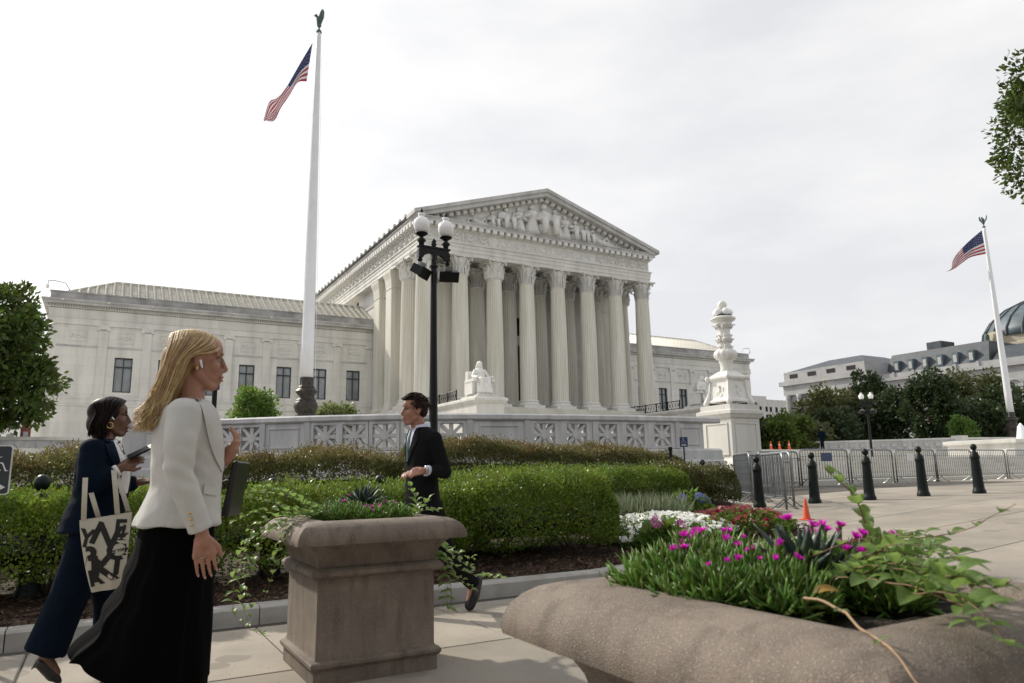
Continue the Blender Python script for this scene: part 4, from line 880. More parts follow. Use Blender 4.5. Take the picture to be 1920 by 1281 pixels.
# corner pavilion
lp(MB().box(168, 240, 113, 138.5, .3, 21.5), 'pavilion_wall', 'lib'); lp(MB().box(166.6, 240, 112.5, 139.8, 24.2, 25.4), 'pavilion_cornice', 'lib'); lp(MB().box(167.4, 240, 113, 139, 21.5, 24.2), 'pavilion_entablature', 'lib'); lp(MB().box(167.6, 240, 113.4, 138.6, 25.4, 28.0), 'pavilion_attic', 'lib')
for i in range(4): lp(MB().box(167.5,167.65,116+6*i,118.6+6*i,26.2,27.3), 'attic_window', 'dark')
for i in range(7): lp(MB().lathe([(.75,10.6),(.7,11.2),(.62,20.6),(.9,21.5)], n=14, c=(167.2,114.6+3.8*i,0)), 'pavilion_column', 'lib', smooth=True)
for i in range(6): lp(MB().box(167.9,168.0,115.7+3.8*i,117.3+3.8*i,11.5,17.0), 'pavilion_window', 'dark')
lp(MB().box(166.2, 168, 113, 139, 9.0, 10.6), 'pavilion_ledge', 'lib')
q = MB(); q.add([(168,113.4,28),(168,138.6,28),(195,138.6,28),(195,113.4,28),(178,121,31.3),(178,131,31.3),(188,131,31.3),(188,121,31.3)], [(0,1,5,4),(1,2,6,5),(2,3,7,6),(3,0,4,7),(4,5,6,7)]); lp(q, 'pavilion_roof', 'slate')
# mansard with dormers
q = MB(); q.add([(176,88,24),(176,114,24),(200,114,24),(200,88,24),(179,89,30.0),(179,113,30.0),(198,113,30),(198,89,30)], [(1,0,4,5),(0,3,7,4),(2,1,5,6),(3,2,6,7),(4,7,6,5)]); mr = lp(q, 'mansard_roof', 'slate')
for i in range(6):
    y = 92+3.7*i; d_ = MB().box(176.4,178.5,y-.7,y+.7,25.2,28).build('dormer', 'dome', mr); 
    lp(MB().box(176.3,176.4,y-.42,y+.42,25.6,27.4), 'dormer_window', 'blind')
lp(MB().box(180,186,100.6,104.2,29.9,32.0), 'chimney', 'slate')
q = MB(); q.add([(176,60,24),(176,88,24),(200,88,24),(200,60,24),(180,61,28.3),(180,87,28.3),(198,87,28.3),(198,61,28.3)], [(1,0,4,5),(0,3,7,4),(2,1,5,6),(3,2,6,7),(4,7,6,5)]); lp(q, 'low_roof', 'slate')
# drum and dome
q = MB(); q.lathe([(16.5,18),(16.5,29.6),(17.4,30.0),(17.4,31.2),(16.2,31.6),(16.2,33.5)], n=8, c=(212,89.5,0), ph=PI/8); lp(q, 'drum', 'lib_cream')
for a in (PI+PI/8, PI-PI/8, PI+3*PI/8): lp(MB().box(-1.2,1.2,-1.2,1.2,29.8,34.6), 'drum_pier', 'lib_cream', loc=(212+16.6*math.cos(a), 89.5+16.6*math.sin(a), 0), rot=(0,0,a))
q = MB(); q.lathe([(15.6,33.4),(15.2,35.5),(13.4,38.4),(10.2,41.2),(6,43.2),(2.6,44.2),(2.6,46.8),(1.2,48.6),(.2,51)], n=48, c=(212,89.5,0)); dm_ = lp(q, 'dome', 'dome', smooth=True)
for i in range(24): a = 2*PI*i/24; MB().tube([(212+r*1.01*math.cos(a), 89.5+r*1.01*math.sin(a), z) for r, z in ((15.6,33.4),(15.2,35.5),(13.4,38.4),(10.2,41.2),(6,43.2))], .28, 5).build('dome_rib', 'slate', dm_)
q = MB(); cap(q, (0,0,.5), .5, (0,0,2.0), .6); q.ball((0,0,3.1), .4, 8, 6); q.build('roof_statue', 'verdigris', LB, loc=(194.5,97,31.6), smooth=True)
OB = thing('office_building', 'pale flat roofed office block in the distance beside the pedestal', 'building', (276, 250, 0))
MB().box(-30, 12, 0, 40, 0, 37.2).build('tall_block', 'marble', OB); MB().box(12, 60, 1, 40, 0, 35.7).build('low_block', 'marble', OB)
for j in range(3):
    for i in range(15):
        x_ = -6+4.2*i; y_ = -.05 if x_ < 11 else .95
        MB().box(x_, x_+1.6, y_, y_+.1, 21.5+4.0*j, 24.0+4.0*j).build('window', 'dark', OB)
H1 = thing('row_house', 'white gabled house under the left tree at the left edge', 'house', (-12.8, 120, 1.5))
MB().box(-2.6,2.6,0,8,0,7).build('wall', 'white', H1); MB().prism([(-2.8,7),(2.8,7),(0,9.8)], -.2, 8).build('roof', 'slate', H1)
for i in range(3): MB().box(-1.9+1.5*i,-1.0+1.5*i,-.08,0,4.2,6.2).build('window', 'pane', H1)
H2 = thing('row_house', 'red brick house under the left tree, beside the courthouse wing', 'house', (-9.4, 121, 1.5))
MB().box(-.75,3,0,8,0,9.2).build('wall', 'red_brick', H2); MB().box(-.9,3.2,-.3,8,9.2,9.7).build('cornice', 'slate', H2)
for i in range(3): MB().box(-.5+1.1*i,.1+1.1*i,-.08,0,4.6,6.6).build('window', 'pane', H2)
# ------------------------------------------------------------------ vegetation
def shell_points(n, fn_in, lo, hi):
    P_ = RNG.uniform(lo, hi, (n, 3)); return P_[fn_in(P_)]
def hedge(name, label, x0, x1, y0, y1, z0, z1, n, size, lm_, cat='hedge', lump=.08, tip=None, round_=.25, top_slope=0.0, seed=0, asp=.6, twigs=True):
    t = thing(name, label, cat, ((x0+x1)/2, (y0+y1)/2, z0-.1))
    cx, cy, cz = (x0+x1)/2, (y0+y1)/2, (z0+z1)/2; hx, hy, hz = (x1-x0)/2, (y1-y0)/2, (z1-z0)/2
    # points on a rounded box surface, by area, pushed by noise
    ar = np.array([2*hx*2*hy*1.6, 2*hx*2*hz*1.3, 2*hx*2*hz*.5, 2*hy*2*hz, 2*hy*2*hz]); f = RNG.choice(5, n, p=ar/ar.sum())
    u = RNG.uniform(-1, 1, n); v = RNG.uniform(-1, 1, n); Q = np.zeros((n, 3)); Nn = np.zeros((n, 3))
    for k, (ax, sg_, a, b) in enumerate(((2,1,0,1),(1,-1,0,2),(1,1,0,2),(0,-1,1,2),(0,1,1,2))):
        s_ = f == k; Q[s_, ax] = sg_; Q[s_, a] = u[s_]; Q[s_, b] = v[s_]
    H3 = np.array([hx, hy, hz]); Pm = Q*H3
    r = min(round_, hx*.9, hy*.9, hz*.9); inner = np.clip(Pm, -(H3-r), H3-r); d = Pm-inner; d = unit(d+1e-6*Q); Pm = inner+d*r
    Nn = d
    nv = nfield(Pm, 1.1, seed*3.7)*1.0+nfield(Pm, 3.1, seed+5)*.5
    depth = -RNG.exponential(.085, n)+lump*nv
    Pm = Pm+Nn*depth[:, None]; Pm[:, 2] += top_slope*Pm[:, 0]*np.clip((Pm[:, 2]+hz)/(2*hz), 0, 1)
    low = Pm[:, 2] < -hz+.12; keep = ~(low & (RNG.random(n) < .5)); Pm = Pm[keep]; Nn = Nn[keep]
    up_ = Nn+np.array([0, 0, .55])
    V, F = leaves(Pm, size, asp, dirs=up_, jitter=1.2)
    mi = np.zeros(len(F), int); mats = [lm_]
    if tip:
        mats = [lm_, tip]; pr = np.clip((Pm[:, 2]/hz-.55)*1.0, 0, .55); mi = (RNG.random(len(F)) < pr).astype(int)
    zb = z0-.1; V = V+np.array([0, 0, cz-zb])
    o = link('foliage', np_mesh('foliage', V, F, mats, mi=mi), t); o['kind'] = 'stuff'
    # sprigs poking out of the top
    k = int(n*.05); Pt = np.stack([RNG.uniform(-hx*.9, hx*.9, k), RNG.uniform(-hy*.85, hy*.85, k), np.full(k, hz)-.01], 1); Pt[:, 2] += lump*(nfield(Pt, 1.1, seed*3.7)+.5*nfield(Pt, 3.1, seed+5)); Pt[:, 2] += top_slope*Pt[:, 0]
    Pt = np.repeat(Pt, 3, 0)+RNG.normal(size=(3*k, 3))*np.array([.025,.025,.05]); V, F = leaves(Pt+np.array([0,0,cz-zb]), size*.95, asp, dirs=np.tile([0,0,1.], (3*k, 1)), jitter=.9)
    o = link('new_growth', np_mesh('new_growth', V, F, tip or lm_), t); o['kind'] = 'stuff'
    q = MB(); ci = lump+.16; q.rect([(-ci-.15,z0+(.2 if tip is None else -.05)-zb),(-ci,z0+.32-zb),(-ci,z1-ci-.14-zb),(-ci-.2,z1-ci-.02-zb)], -hx, hx, -hy, hy)  # solid core behind the leaves, blocks the view through the hedge
    q.v = [(x, y, z+top_slope*x*max(0, min(1, (z-(z0-zb))/(2*hz)))) for x, y, z in q.v]; q.build('shade_core', 'core_shade', t)
    if twigs:
        q = MB(); k = max(2, int(hx*2/.55))
        for i in range(k):
            bx_ = -hx+.25+(2*hx-.5)*i/max(1, k-1); 
            for j in range(6):
                a = RNG.uniform(0, 2*PI); e = RNG.uniform(.2, .42)
                by = RNG.uniform(-.1,.1)
                q.tube([(bx_, by-hy*.2, 0), (bx_+e*.5*math.cos(a), by-hy*.2+e*.5*math.sin(a), .2), (bx_+e*math.cos(a), by-hy*.2+e*1.2*math.sin(a), z0-zb+.3)], [.018,.013,.007], 5)
        q.build('stems', 'twig', t)['kind'] = 'stuff'
    return t
MT['core_shade'] = mat('shade_core', (0.020, 0.024, 0.010), 0.95, var=0.3, scale=14, bump=0.8, bscale=30)  # near-black colour paints in the shade among the inner twigs
hedge('box_hedge', 'clipped bright green hedge at the left, behind the walking women', -3.2, .55, 6.95, 8.6, .26, 1.02, 52000, .034, 'leaf_box', seed=1, lump=.16)
hedge('box_hedge', 'clipped bright green hedge between the blonde woman and the near hedge bush', .7, 3.55, 6.95, 8.5, .26, 1.0, 42000, .034, 'leaf_box', seed=2, lump=.16)
hedge('box_hedge', 'large rounded bright green hedge right of the man, ending by the mulch', 3.4, 5.62, 7.0, 9.4, .22, 1.07, 56000, .034, 'leaf_box', seed=3, lump=.17, round_=.42)
hedge('box_hedge', 'long low green hedge farther back, before the red tipped bush', 5.3, 9.4, 9.9, 11.3, .38, 1.15, 42000, .036, 'leaf_box', seed=4, lump=.11)
hedge('box_hedge', 'loose olive green shrub at the right end of the far hedge', 9.2, 11.1, 10.3, 11.9, .45, 1.22, 20000, .042, 'leaf_bush', seed=5, lump=.14, round_=.5)
hedge('red_tipped_bush', 'red tipped shrub behind the hedge, between the women and the man', 1.1, 4.6, 11.2, 13.2, .3, 1.5, 38000, .05, 'leaf_bush', cat='bush', seed=6, lump=.22, tip='leaf_bush_tip', round_=.55, asp=.4)
hedge('red_tipped_bush', 'long red tipped shrub row in front of the balustrade, right of the man', 5.1, 11.8, 12.6, 14.4, .35, 1.70, 76000, .05, 'leaf_bush', cat='bush', seed=7, lump=.2, tip='leaf_bush_tip', round_=.5, asp=.4, top_slope=-.045)
hedge('red_tipped_bush', 'reddish green shrub at the left edge behind the hedge', -3.5, .3, 10.2, 12.2, .3, 1.5, 38000, .05, 'leaf_bush', cat='bush', seed=8, lump=.2, tip='leaf_bush_tip', round_=.5, asp=.4)

def tree(label, base, trunk_h, crown_c, rad, n, size, lm_, seed, name='tree', clumps=60, tr=.25, cs=.32, gap=.0, group=None, asp=.55, cat='tree', limbs=9):
    R_ = np.random.default_rng(seed); t = thing(name, label, cat, base, 0, group)
    cc = np.array(crown_c)-np.array(base); q = MB()
    q.tube([(0,0,-.2),(.03*tr,0,trunk_h*.4),(cc[0]*.3,cc[1]*.3,trunk_h),(cc[0]*.7,cc[1]*.7,cc[2])], [tr*1.25,tr,tr*.75,tr*.3], 8)
    rad = np.array(rad, float); C_ = unit(R_.normal(size=(clumps, 3)))*(R_.uniform(.25, 1, (clumps, 1))**.45); C_[:, 2] = np.where(C_[:, 2] < -.75, -.75, C_[:, 2])
    C_ = C_*rad*(1-cs*.45)+cc
    for i in range(limbs):
        e = C_[i]; s0 = np.array([cc[0]*.3, cc[1]*.3, trunk_h*R_.uniform(.75, 1.1)]); mid = s0*.45+e*.55+np.array([0,0,.1*rad[2]])
        q.tube([tuple(s0), tuple(mid), tuple(e)], [tr*.5, tr*.28, tr*.07], 6)
    q.build('trunk', 'bark', t, smooth=True)
    k = R_.integers(0, clumps, n); off = unit(R_.normal(size=(n, 3)))*(R_.random((n, 1))**.5)
    sc = rad*cs*(.6+.8*R_.random((clumps, 1)))[k] if False else rad[None, :]*cs*(.65+.6*R_.random((clumps, 1)))[k]
    Pm = C_[k]+off*sc; dirs = off+np.array([0,0,-.1])+unit(Pm-cc)*.5
    V, F = leaves(Pm, size, asp, dirs=dirs, jitter=1.1)
    o = link('crown', np_mesh('crown', V, F, lm_), t); o['kind'] = 'stuff'; return t
tree('leafy tree at the left edge in front of the courthouse wing', (-6.0,45.2,1.5), 3.0, (-6.25,45.2,7.5), (4.5,4.2,4.5), 17000, .34, 'leaf_shade', 11, clumps=95, cs=.19, tr=.3, limbs=30)
tree('dark branch tips of a near tree hanging in at the upper right', (14.6,3.6,0.6), 3.5, (13.80,4.50,6.72), (1.72,1.72,1.75), 34000, .095, 'leaf_shade', 12, clumps=130, cs=.17, tr=.2, asp=.5, limbs=90)
tree('small round broadleaf tree in front of the wing windows, left of the flagpole base', (7.9,46.3,1.5), 2.0, (7.9,46.3,5.0), (1.45,1.3,1.75), 5200, .22, 'leaf_fresh', 13, clumps=46, cs=.3, tr=.08, name='small_tree')
tree('pale grey green shrub right of the left flagpole base', (13.4,48.2,1.5), 1.5, (13.5,48.2,4.6), (1.9,1.5,1.6), 4200, .22, 'leaf_pale', 14, clumps=44, cs=.3, tr=.06, name='small_tree')
for a in ((('dark green rounded tree just right of the pedestal'),(54.5,52,2.6),2.0,(54.7,52,5.2),(3.3,3.0,3.0),7000,.42,'leaf_dark',21),
          (('bright green low tree right of the pedestal'),(58.6,49,2.6),1.5,(58.6,49,4.6),(3.2,3,2.3),6000,.4,'leaf_tree',22),
          (('light olive low shrub tree behind the police officer'),(62,50,2.6),1.5,(62,50,4.4),(3.4,3,2.0),6000,.4,'leaf_olive',31),
          (('olive tree in front of the pavilion columns'),(80,62,2.6),3,(80,60,7.2),(4.6,4.4,4.2),9000,.5,'leaf_olive',23),
          (('tall dark conifer like tree standing left of the distant lamp'),(89,61,2.6),5,(89.3,61,9.0),(3.3,3.1,5.2),9000,.5,'leaf_dark',24),
          (('dense dark evergreen directly behind the distant street lamp'),(84,55,2.6),3,(84,55,6.6),(4.6,4.4,4.3),10000,.5,'leaf_dark',25),
          (('tall dark oval tree in the middle of the library front'),(82,48.4,2.6),4,(82.3,48,7.4),(3.3,3.1,4.7),11000,.45,'leaf_dark',26),
          (('broad dark evergreen left of the right flagpole'),(96,49.6,2.6),3,(96.3,49.2,7.0),(5.2,5.0,4.4),11000,.5,'leaf_dark',27),
          (('brownish green tree top rising against the library wall'),(104,55,2.6),5,(104,54.6,10.2),(4.8,4.6,4.2),9000,.5,'leaf_olive',28),
          (('small bright green young tree in front of the dark evergreen'),(74.6,40.8,2.6),1.5,(74.6,40.6,4.2),(1.5,1.3,2.0),3000,.3,'leaf_fresh',29),
          (('bright green tree at the right edge behind the flagpole'),(97,40.4,2.6),2,(97.6,40.4,5.6),(3.6,3.4,3.1),7000,.4,'leaf_tree',30),
          (('dark evergreen filling the gap beside the lamp'),(70,52.5,2.6),2,(70,52.5,5.0),(4.4,4,3.0),8000,.45,'leaf_dark',32),
          (('dark tree behind the small bright young tree'),(87,46.3,2.6),2,(87,46.3,5.4),(4.2,4,3.2),8000,.45,'leaf_dark',33)):
    tree(a[0], a[1], a[2], a[3], a[4], a[5], a[6], a[7], a[8], clumps=55, cs=.30, tr=.22, group='trees before the library')
for k, (x, y, r) in enumerate(((-9,-7.5,3.4),(-2.5,-8.5,3.6),(4.5,-8.0,3.5),(11.5,-7.5,3.4),(18.5,-8.2,3.5))):     # unseen trees, added to keep sky light off the foreground fronts
    tree('leafy street tree %s in the unseen row added behind the photographer for shade' % ('first','second','third','fourth','fifth')[k], (x,y,-.2), 3.2, (x,y,6.2), (r,r,3.6), 5200, .5, 'leaf_tree', 60+k, clumps=60, cs=.3, tr=.2, group='unseen shade trees added behind the camera')
# ------------------------------------------------------------------ flower bed
def patch(name, label, cat, c, rx, ry, h, n, ls, lm_, petals=None, np_=0, ps=.03, z=None, blade=False):
    t = thing(name, label, cat, (c[0], c[1], (g(c[0])+.16) if z is None else z)); r = np.sqrt(RNG.random(n)); a = RNG.uniform(0, 2*PI, n)
    hh = h*(1-.6*r**2.5)*RNG.random(n)**.6 if not blade else np.zeros(n)
    P_ = np.stack([rx*r*np.cos(a), ry*r*np.sin(a), hh], 1)
    if blade:
        V, F = leaves(P_, h, .05, dirs=np.c_[RNG.normal(size=(n, 2))*.35, np.ones(n)], jitter=.2)
    else: V, F = leaves(P_, ls, .6, dirs=np.c_[np.cos(a), np.sin(a), np.full(n, .6)], jitter=1.2)
    o = link('foliage', np_mesh('foliage', V, F, lm_), t); o['kind'] = 'stuff'
    if petals:
        r = np.sqrt(RNG.random(np_)); a = RNG.uniform(0, 2*PI, np_); P_ = np.stack([rx*r*np.cos(a), ry*r*np.sin(a), h*(1-.6*r**2.5)+RNG.uniform(-.01,.04,np_)], 1)
        Vs, Fs = [], []; up_ = unit(np.c_[RNG.normal(size=(np_, 2))*.45-np.array([0.15,.35]), np.ones(np_)])
        e1 = unit(np.cross(up_, RNG.normal(size=(np_, 3)))); e2 = np.cross(up_, e1)
        for k in range(5):
            an = 2*PI*k/5; d = e1*math.cos(an)+e2*math.sin(an); s_ = np.cross(up_, d); L_ = ps*RNG.uniform(.8, 1.2, (np_, 1))
            Vs.append(np.stack([P_, P_+d*L_*.6+s_*L_*.42+up_*L_*.12, P_+d*L_, P_+d*L_*.6-s_*L_*.42+up_*L_*.12], 1).reshape(-1, 3))
        V = np.concatenate(Vs); F = np.arange(len(V)).reshape(-1, 4); o = link('blossoms', np_mesh('blossoms', V, F, petals), t); o['kind'] = 'stuff'
    return t
patch('white_flowers', 'low mass of white blossoms in the flower bed behind the near planter', 'flowers', (6.75,7.75), 1.0, .95, .30, 5000, .06, 'leaf_fresh', 'petal_white', 620, .042)
patch('white_flowers', 'smaller front clump of white blossoms beside the mulch', 'flowers', (6.15,7.15), .55, .45, .22, 1500, .06, 'leaf_fresh', 'petal_white', 190, .04)
patch('red_flowers', 'low mass of dark red blossoms right of the white ones', 'flowers', (7.75,7.4), .75, .75, .30, 3000, .06, 'leaf_tree', 'petal_red', 150, .045)
patch('lavender_clump', 'feathery grey green lavender clump behind the white blossoms', 'plant', (7.15,9.0), .95, .6, .46, 2600, .1, 'leaf_lav', blade=True)
patch('lavender_clump', 'small feathery green clump at the foot of the rounded hedge', 'plant', (5.95,7.75), .3, .3, .3, 700, .1, 'leaf_lav', blade=True)
def hydrangea(label, c, r, heads, pm):
    t = patch('hydrangea', label, 'plant', c, r, r, r*1.15, 420, .13, 'leaf_fresh')
    for (dx, dy, dz) in heads:
        V = []; n = 90; D = unit(RNG.normal(size=(n, 3))); V, F = leaves(D*.055, .035, .9, dirs=D, jitter=1.5); link('flower_head', np_mesh('flower_head', V, F, pm), t, (dx, dy, dz))
hydrangea('blue hydrangea bush left of the two, behind the lavender', (7.05,9.9), .36, [(-.25,-.15,.40),(.1,-.25,.38),(-.1,-.3,.3)], 'petal_blue')
hydrangea('blue hydrangea bush at the right, before the olive shrub', (8.6,9.3), .38, [(-.3,-.2,.36),(.0,-.3,.36),(.15,-.25,.30),(.25,-.2,.24)], 'petal_blue')
hydrangea('small pink hydrangea at the mulch beside the rounded hedge', (5.98,6.95), .27, [(-.15,-.12,.34),(.22,-.1,.27)], 'petal_pink')
# ------------------------------------------------------------------ planters
def planter(c, label):
    t = thing('planter', label, 'planter', (c[0], c[1], 0), 0, 'square aggregate planters')
    MB().sq([(.374,0),(.374,.082),(.384,.088),(.394,.102),(.394,.118),(.382,.132),(.366,.138),(.360,.15),(.358,.575)]).build('body', 'planter', t, auto=30)
    MB().sq([(.358,.57),(.387,.578),(.402,.592),(.404,.612),(.390,.630),(.362,.638),(.360,.65),(.372,.69),(.40,.735),(.44,.772)]).build('neck', 'planter', t, auto=40)
    r = MB(); n = 10
    prof = [(.44,.770),(.512,.772),(.516,.79),(.511,.815),(.498,.842),(.476,.866),(.446,.884),(.41,.894),(.365,.899),(.325,.897),(.300,.888),(.285,.87),(.28,.82),(.28,.70)]
    rs = []
    for (o, z) in prof:                       # each side subdivided so the mitred corners read
        ring = []
        for k in range(4):
            for i in range(n):
                u = -1+2*i/n; p = [(u*o, -o), (o, u*o), (-u*o, o), (-o, -u*o)][k]
                # gentle hand-cast waviness
                w = 1+.004*noise.noise(Vector((p[0]*5+c[0], p[1]*5, z*6))); ring.append((p[0]*w, p[1]*w, z))
        rs.append(ring)
    r.rings(rs, True); r.build('rim', 'planter', t, auto=40)
    s = MB(); s.grid(lambda u, v: (-.285+.57*u, -.285+.57*v, .858+.02*noise.noise(Vector((u*9, v*9, c[0])))), 24, 24); s.build('soil', 'soil', t, smooth=True)
    return t
C1 = (1.48, 4.63); C2 = (1.385, 1.10)
planter(C1, 'square brown exposed aggregate planter in the middle, standing on the sidewalk'); planter(C2, 'large brown aggregate planter cut off at the lower right, nearest the camera')
# ------------------------------------------------------------------ planter plants
def fingers(P, L_, w, dirs, jit=.62, bend=.15):
    P = np.asarray(P, float); n = len(P); d = unit(unit(np.asarray(dirs))+jit*RNG.normal(size=(n, 3))); q = RNG.normal(size=(n, 3)); s_ = unit(np.cross(d, q)); e_ = np.cross(d, s_)
    L_ = (L_*RNG.uniform(.45, 1.3, n))[:, None]; upv = np.array([0, 0, 1.0]); Vs = []
    for t_, r in ((0, .7), (.35, 1.0), (.75, .8)):
        c = P+d*L_*t_+upv*L_*bend*t_*t_
        for k in range(3): a = 2*PI*k/3; Vs.append(c+(s_*math.cos(a)+e_*math.sin(a)*.8)*w*r)
    Vs.append(P+d*L_+upv*L_*bend); V = np.stack(Vs, 1).reshape(-1, 3); b = (np.arange(n)*10)[:, None]; F = []
    for r in range(2):
        for k in range(3):
            a0, a1 = r*3+k, r*3+(k+1) % 3; F.append(np.concatenate([b+a0, b+a1, b+a1+3], 1)); F.append(np.concatenate([b+a0, b+a1+3, b+a0+3], 1))
    for k in range(3): F.append(np.concatenate([b+6+k, b+6+(k+1) % 3, b+9], 1))
    return V, np.concatenate(F)
def flower_mesh(r=.02, n=26, op=.55):
    V, F = [], []
    for lay in range(2):
        for k in range(n):
            a = 2*PI*(k+.5*lay)/n+.1*math.sin(k*7.1); ca, sa = math.cos(a), math.sin(a); el = op+.25*lay+.12*math.sin(k*3.3); w = r*.11; L_ = r*(1-.2*lay)*(1+.1*math.sin(k*5))
            for t_, ww in ((.1, .5), (.6, 1.0), (1.0, .35)):
                x, z = L_*t_*math.cos(el*(1-.2*t_)), L_*t_*math.sin(el)
                V += [(x*ca-ww*w*sa, x*sa+ww*w*ca, z), (x*ca+ww*w*sa, x*sa-ww*w*ca, z)]
            o = len(V)-6; F += [(o, o+1, o+3, o+2), (o+2, o+3, o+5, o+4)]
    return np_mesh('flower', V, F, 'petal_magenta')
FLW = [flower_mesh(.021, 26, .75), flower_mesh(.019, 22, 1.05), flower_mesh(.015, 18, 1.3)]
def ice_plant(label, c, spots, n, fl, L_=.045, w=.0042):
    t = thing('ice_plant', label, 'plant', (c[0], c[1], .86)); P_, D_ = [], []
    for (x, y, r, h) in spots:
        k = int(n*r*r/sum(s[2]**2 for s in spots)); rr = np.sqrt(RNG.random(k))*r; a = RNG.uniform(0, 2*PI, k); hh = h*(1-.55*(rr/r)**2)*RNG.random(k)**.7
        P_.append(np.stack([x+rr*np.cos(a), y+rr*np.sin(a), hh], 1)); D_.append(np.stack([np.cos(a)*rr/r*.9, np.sin(a)*rr/r*.9, np.full(k, .8)], 1))
    V, F = fingers(np.concatenate(P_), L_, w, np.concatenate(D_)); o = link('foliage', np_mesh('foliage', V, F, 'leaf_ice', smooth=True), t); o['kind'] = 'stuff'
    st = MB()
    for (x, y, z) in fl:
        m = random.choice(FLW); o = link('flower', m, t, (x, y, z)); o.rotation_euler = (random.uniform(-.5,.5), random.uniform(-.5,.5), random.random()*6); s_ = random.uniform(.8, 1.2); o.scale = (s_, s_, s_)
        q = MB(); q.tube([(x+random.uniform(-.01,.01), y+random.uniform(-.01,.01), z-.05), (x, y, z-.006), (x, y, z+.004)], [.0025,.0035,.006], 6); q.build('flower_stalk', 'leaf_ice', t)
    return t
def rnd_fl(spots, n, dz=.05):
    out = []
    for i in range(n):
        x, y, r, h = random.choice(spots); a = random.uniform(0, 6.28); q = r*math.sqrt(random.random())*.95; out.append((x+q*math.cos(a), y+q*math.sin(a), h*(1-.55*(q/r)**2)+dz+random.uniform(-.012,.012)))
    return out
sp2 = [(-.17,.20,.15,.10),(-.02,.24,.12,.10),(-.22,.08,.12,.07),(-.10,.08,.13,.085),(-.16,-.03,.10,.06),(-.25,.24,.09,.065),(-.05,.05,.10,.07)]
ice_plant('ice plant with magenta flowers filling the left of the nearest planter', C2, sp2, 5200, rnd_fl(sp2, 22), .052, .0040)
sp2b = [(.14,.10,.13,.085),(.20,.20,.12,.085),(.05,-.05,.07,.035),(.24,.02,.1,.075),(.16,.0,.1,.07),(.08,-.12,.07,.03)]
ice_plant('ice plant with small magenta flowers at the right of the nearest planter', C2, sp2b, 4200, rnd_fl(sp2b, 20, .065), .050, .0038)
sp1 = [(-.12,-.08,.15,.09),(.03,-.12,.14,.08),(.16,-.06,.13,.09),(-.08,.10,.16,.12),(.12,.12,.15,.12),(-.2,-.05,.1,.07),(.2,-.15,.08,.06),(-.05,-.2,.09,.06),(-.18,.16,.1,.1),(.2,.1,.1,.1)]
ice_plant('ice plant with magenta flowers in the middle planter', C1, sp1, 6500, rnd_fl(sp1, 14, .04), .055, .0045)
def agave(label, c, n, L_, w):
    t = thing('agave', label, 'plant', c)
    for i in range(n):
        tier = i/n; el = .25+1.15*tier; a = i*2.399; l = L_*(1-.15*tier)*random.uniform(.85, 1.1); rs = []
        for s_ in range(9):
            u = s_/8; ww = w*(.55+.75*u-1.3*u**2.2+.0) if u < .97 else .0004; ww = max(.0006, w*(.6+1.4*u*(1-u)*1.0)*(1-u**2.5)); th = ww*.28+.0004; x = l*u; cur = .10*l*math.sin(u*1.6)*(1-tier)
            rs.append([(x, -ww, cur+ww*.45), (x, 0, cur+th*.2), (x, ww, cur+ww*.45), (x, ww*.6, cur-th+ww*.1), (x, 0, cur-th*1.4), (x, -ww*.6, cur-th+ww*.1)])
        q = MB().rings(rs, True); o = q.build('leaf', 'leaf_agave', t, smooth=True); o.rotation_euler = (0, -el, a)
    return t
agave('dark blue green agave in the nearest planter', (1.40,1.14,.885), 26, .178, .024)
agave('small dark agave at the back of the middle planter', (1.53,4.72,.95), 22, .19, .028)
def leaf_obj_mesh(L_=1.0, w=.58):
    m = MB(); m.grid(lambda u, v: (L_*u, (v-.5)*2*w*.5*(math.sin(PI*min(1, u**.82)))**.8, .10*math.sin(PI*u)+.16*abs(v-.5)*2*math.sin(PI*u)*.6-.12*u*u), 8, 4); me = m.mesh('leaf', True); me.materials.append(MT['leaf_vine']); return me
LFM = [leaf_obj_mesh(), leaf_obj_mesh(1.0, .66), leaf_obj_mesh(1, .5)]; LFY = leaf_obj_mesh(1, .5); LFY.materials.clear(); LFY.materials.append(MT['leaf_yellow'])
def vine(label, paths, leaf, step, stem='stem', r=.0022, extra=0, ctr=None):
    p0 = Vector(paths[0][0]); t = thing('vine', label, 'vine', p0); k = 0
    for path in paths:
        pts = [Vector(p)-p0 for p in path]; n = max(8, int(sum((b-a).length for a, b in zip(pts, pts[1:]))/.012)); cur = [bez([tuple(q) for q in pts], i/n) for i in range(n+1)]
        cur = [c_+Vector((noise.noise(c_*18), noise.noise(c_*18+Vector((5,0,0))), noise.noise(c_*18+Vector((0,9,0)))))*.006 for c_ in cur]
        MB().tube(cur, [r*(1-.6*i/n) for i in range(n+1)], 6).build('stem', stem, t, smooth=True)
        acc = step*random.random()
        for i in range(1, n):
            acc += (cur[i]-cur[i-1]).length
            if acc > step:
                acc = 0; k += 1; tg = (cur[i+1 if i < n else i]-cur[i-1]).normalized()
                for s_ in (-1, 1):
                    side = tg.cross(Vector((0,0,1))); side = side.normalized() if side.length > .1 else Vector((1,0,0))
                    d = (tg*.55+side*s_*random.uniform(.5,1.1)+Vector((0,0,random.uniform(-.15,.75)))).normalized(); upv = (Vector((0,0,1))+Vector((random.uniform(-.5,.5), random.uniform(-.6,.2), 0))).normalized()
                    y_ = upv.cross(d).normalized(); z_ = d.cross(y_); M_ = Matrix((d, y_, z_)).transposed().to_4x4(); s = leaf*random.uniform(.7, 1.15)*(1-.3*i/n)
                    M_ = Matrix.Translation(cur[i]) @ M_ @ Matrix.Scale(s, 4); o = link('leaf', random.choice(LFM), t); o.matrix_local = M_
    return t
random.seed(21)
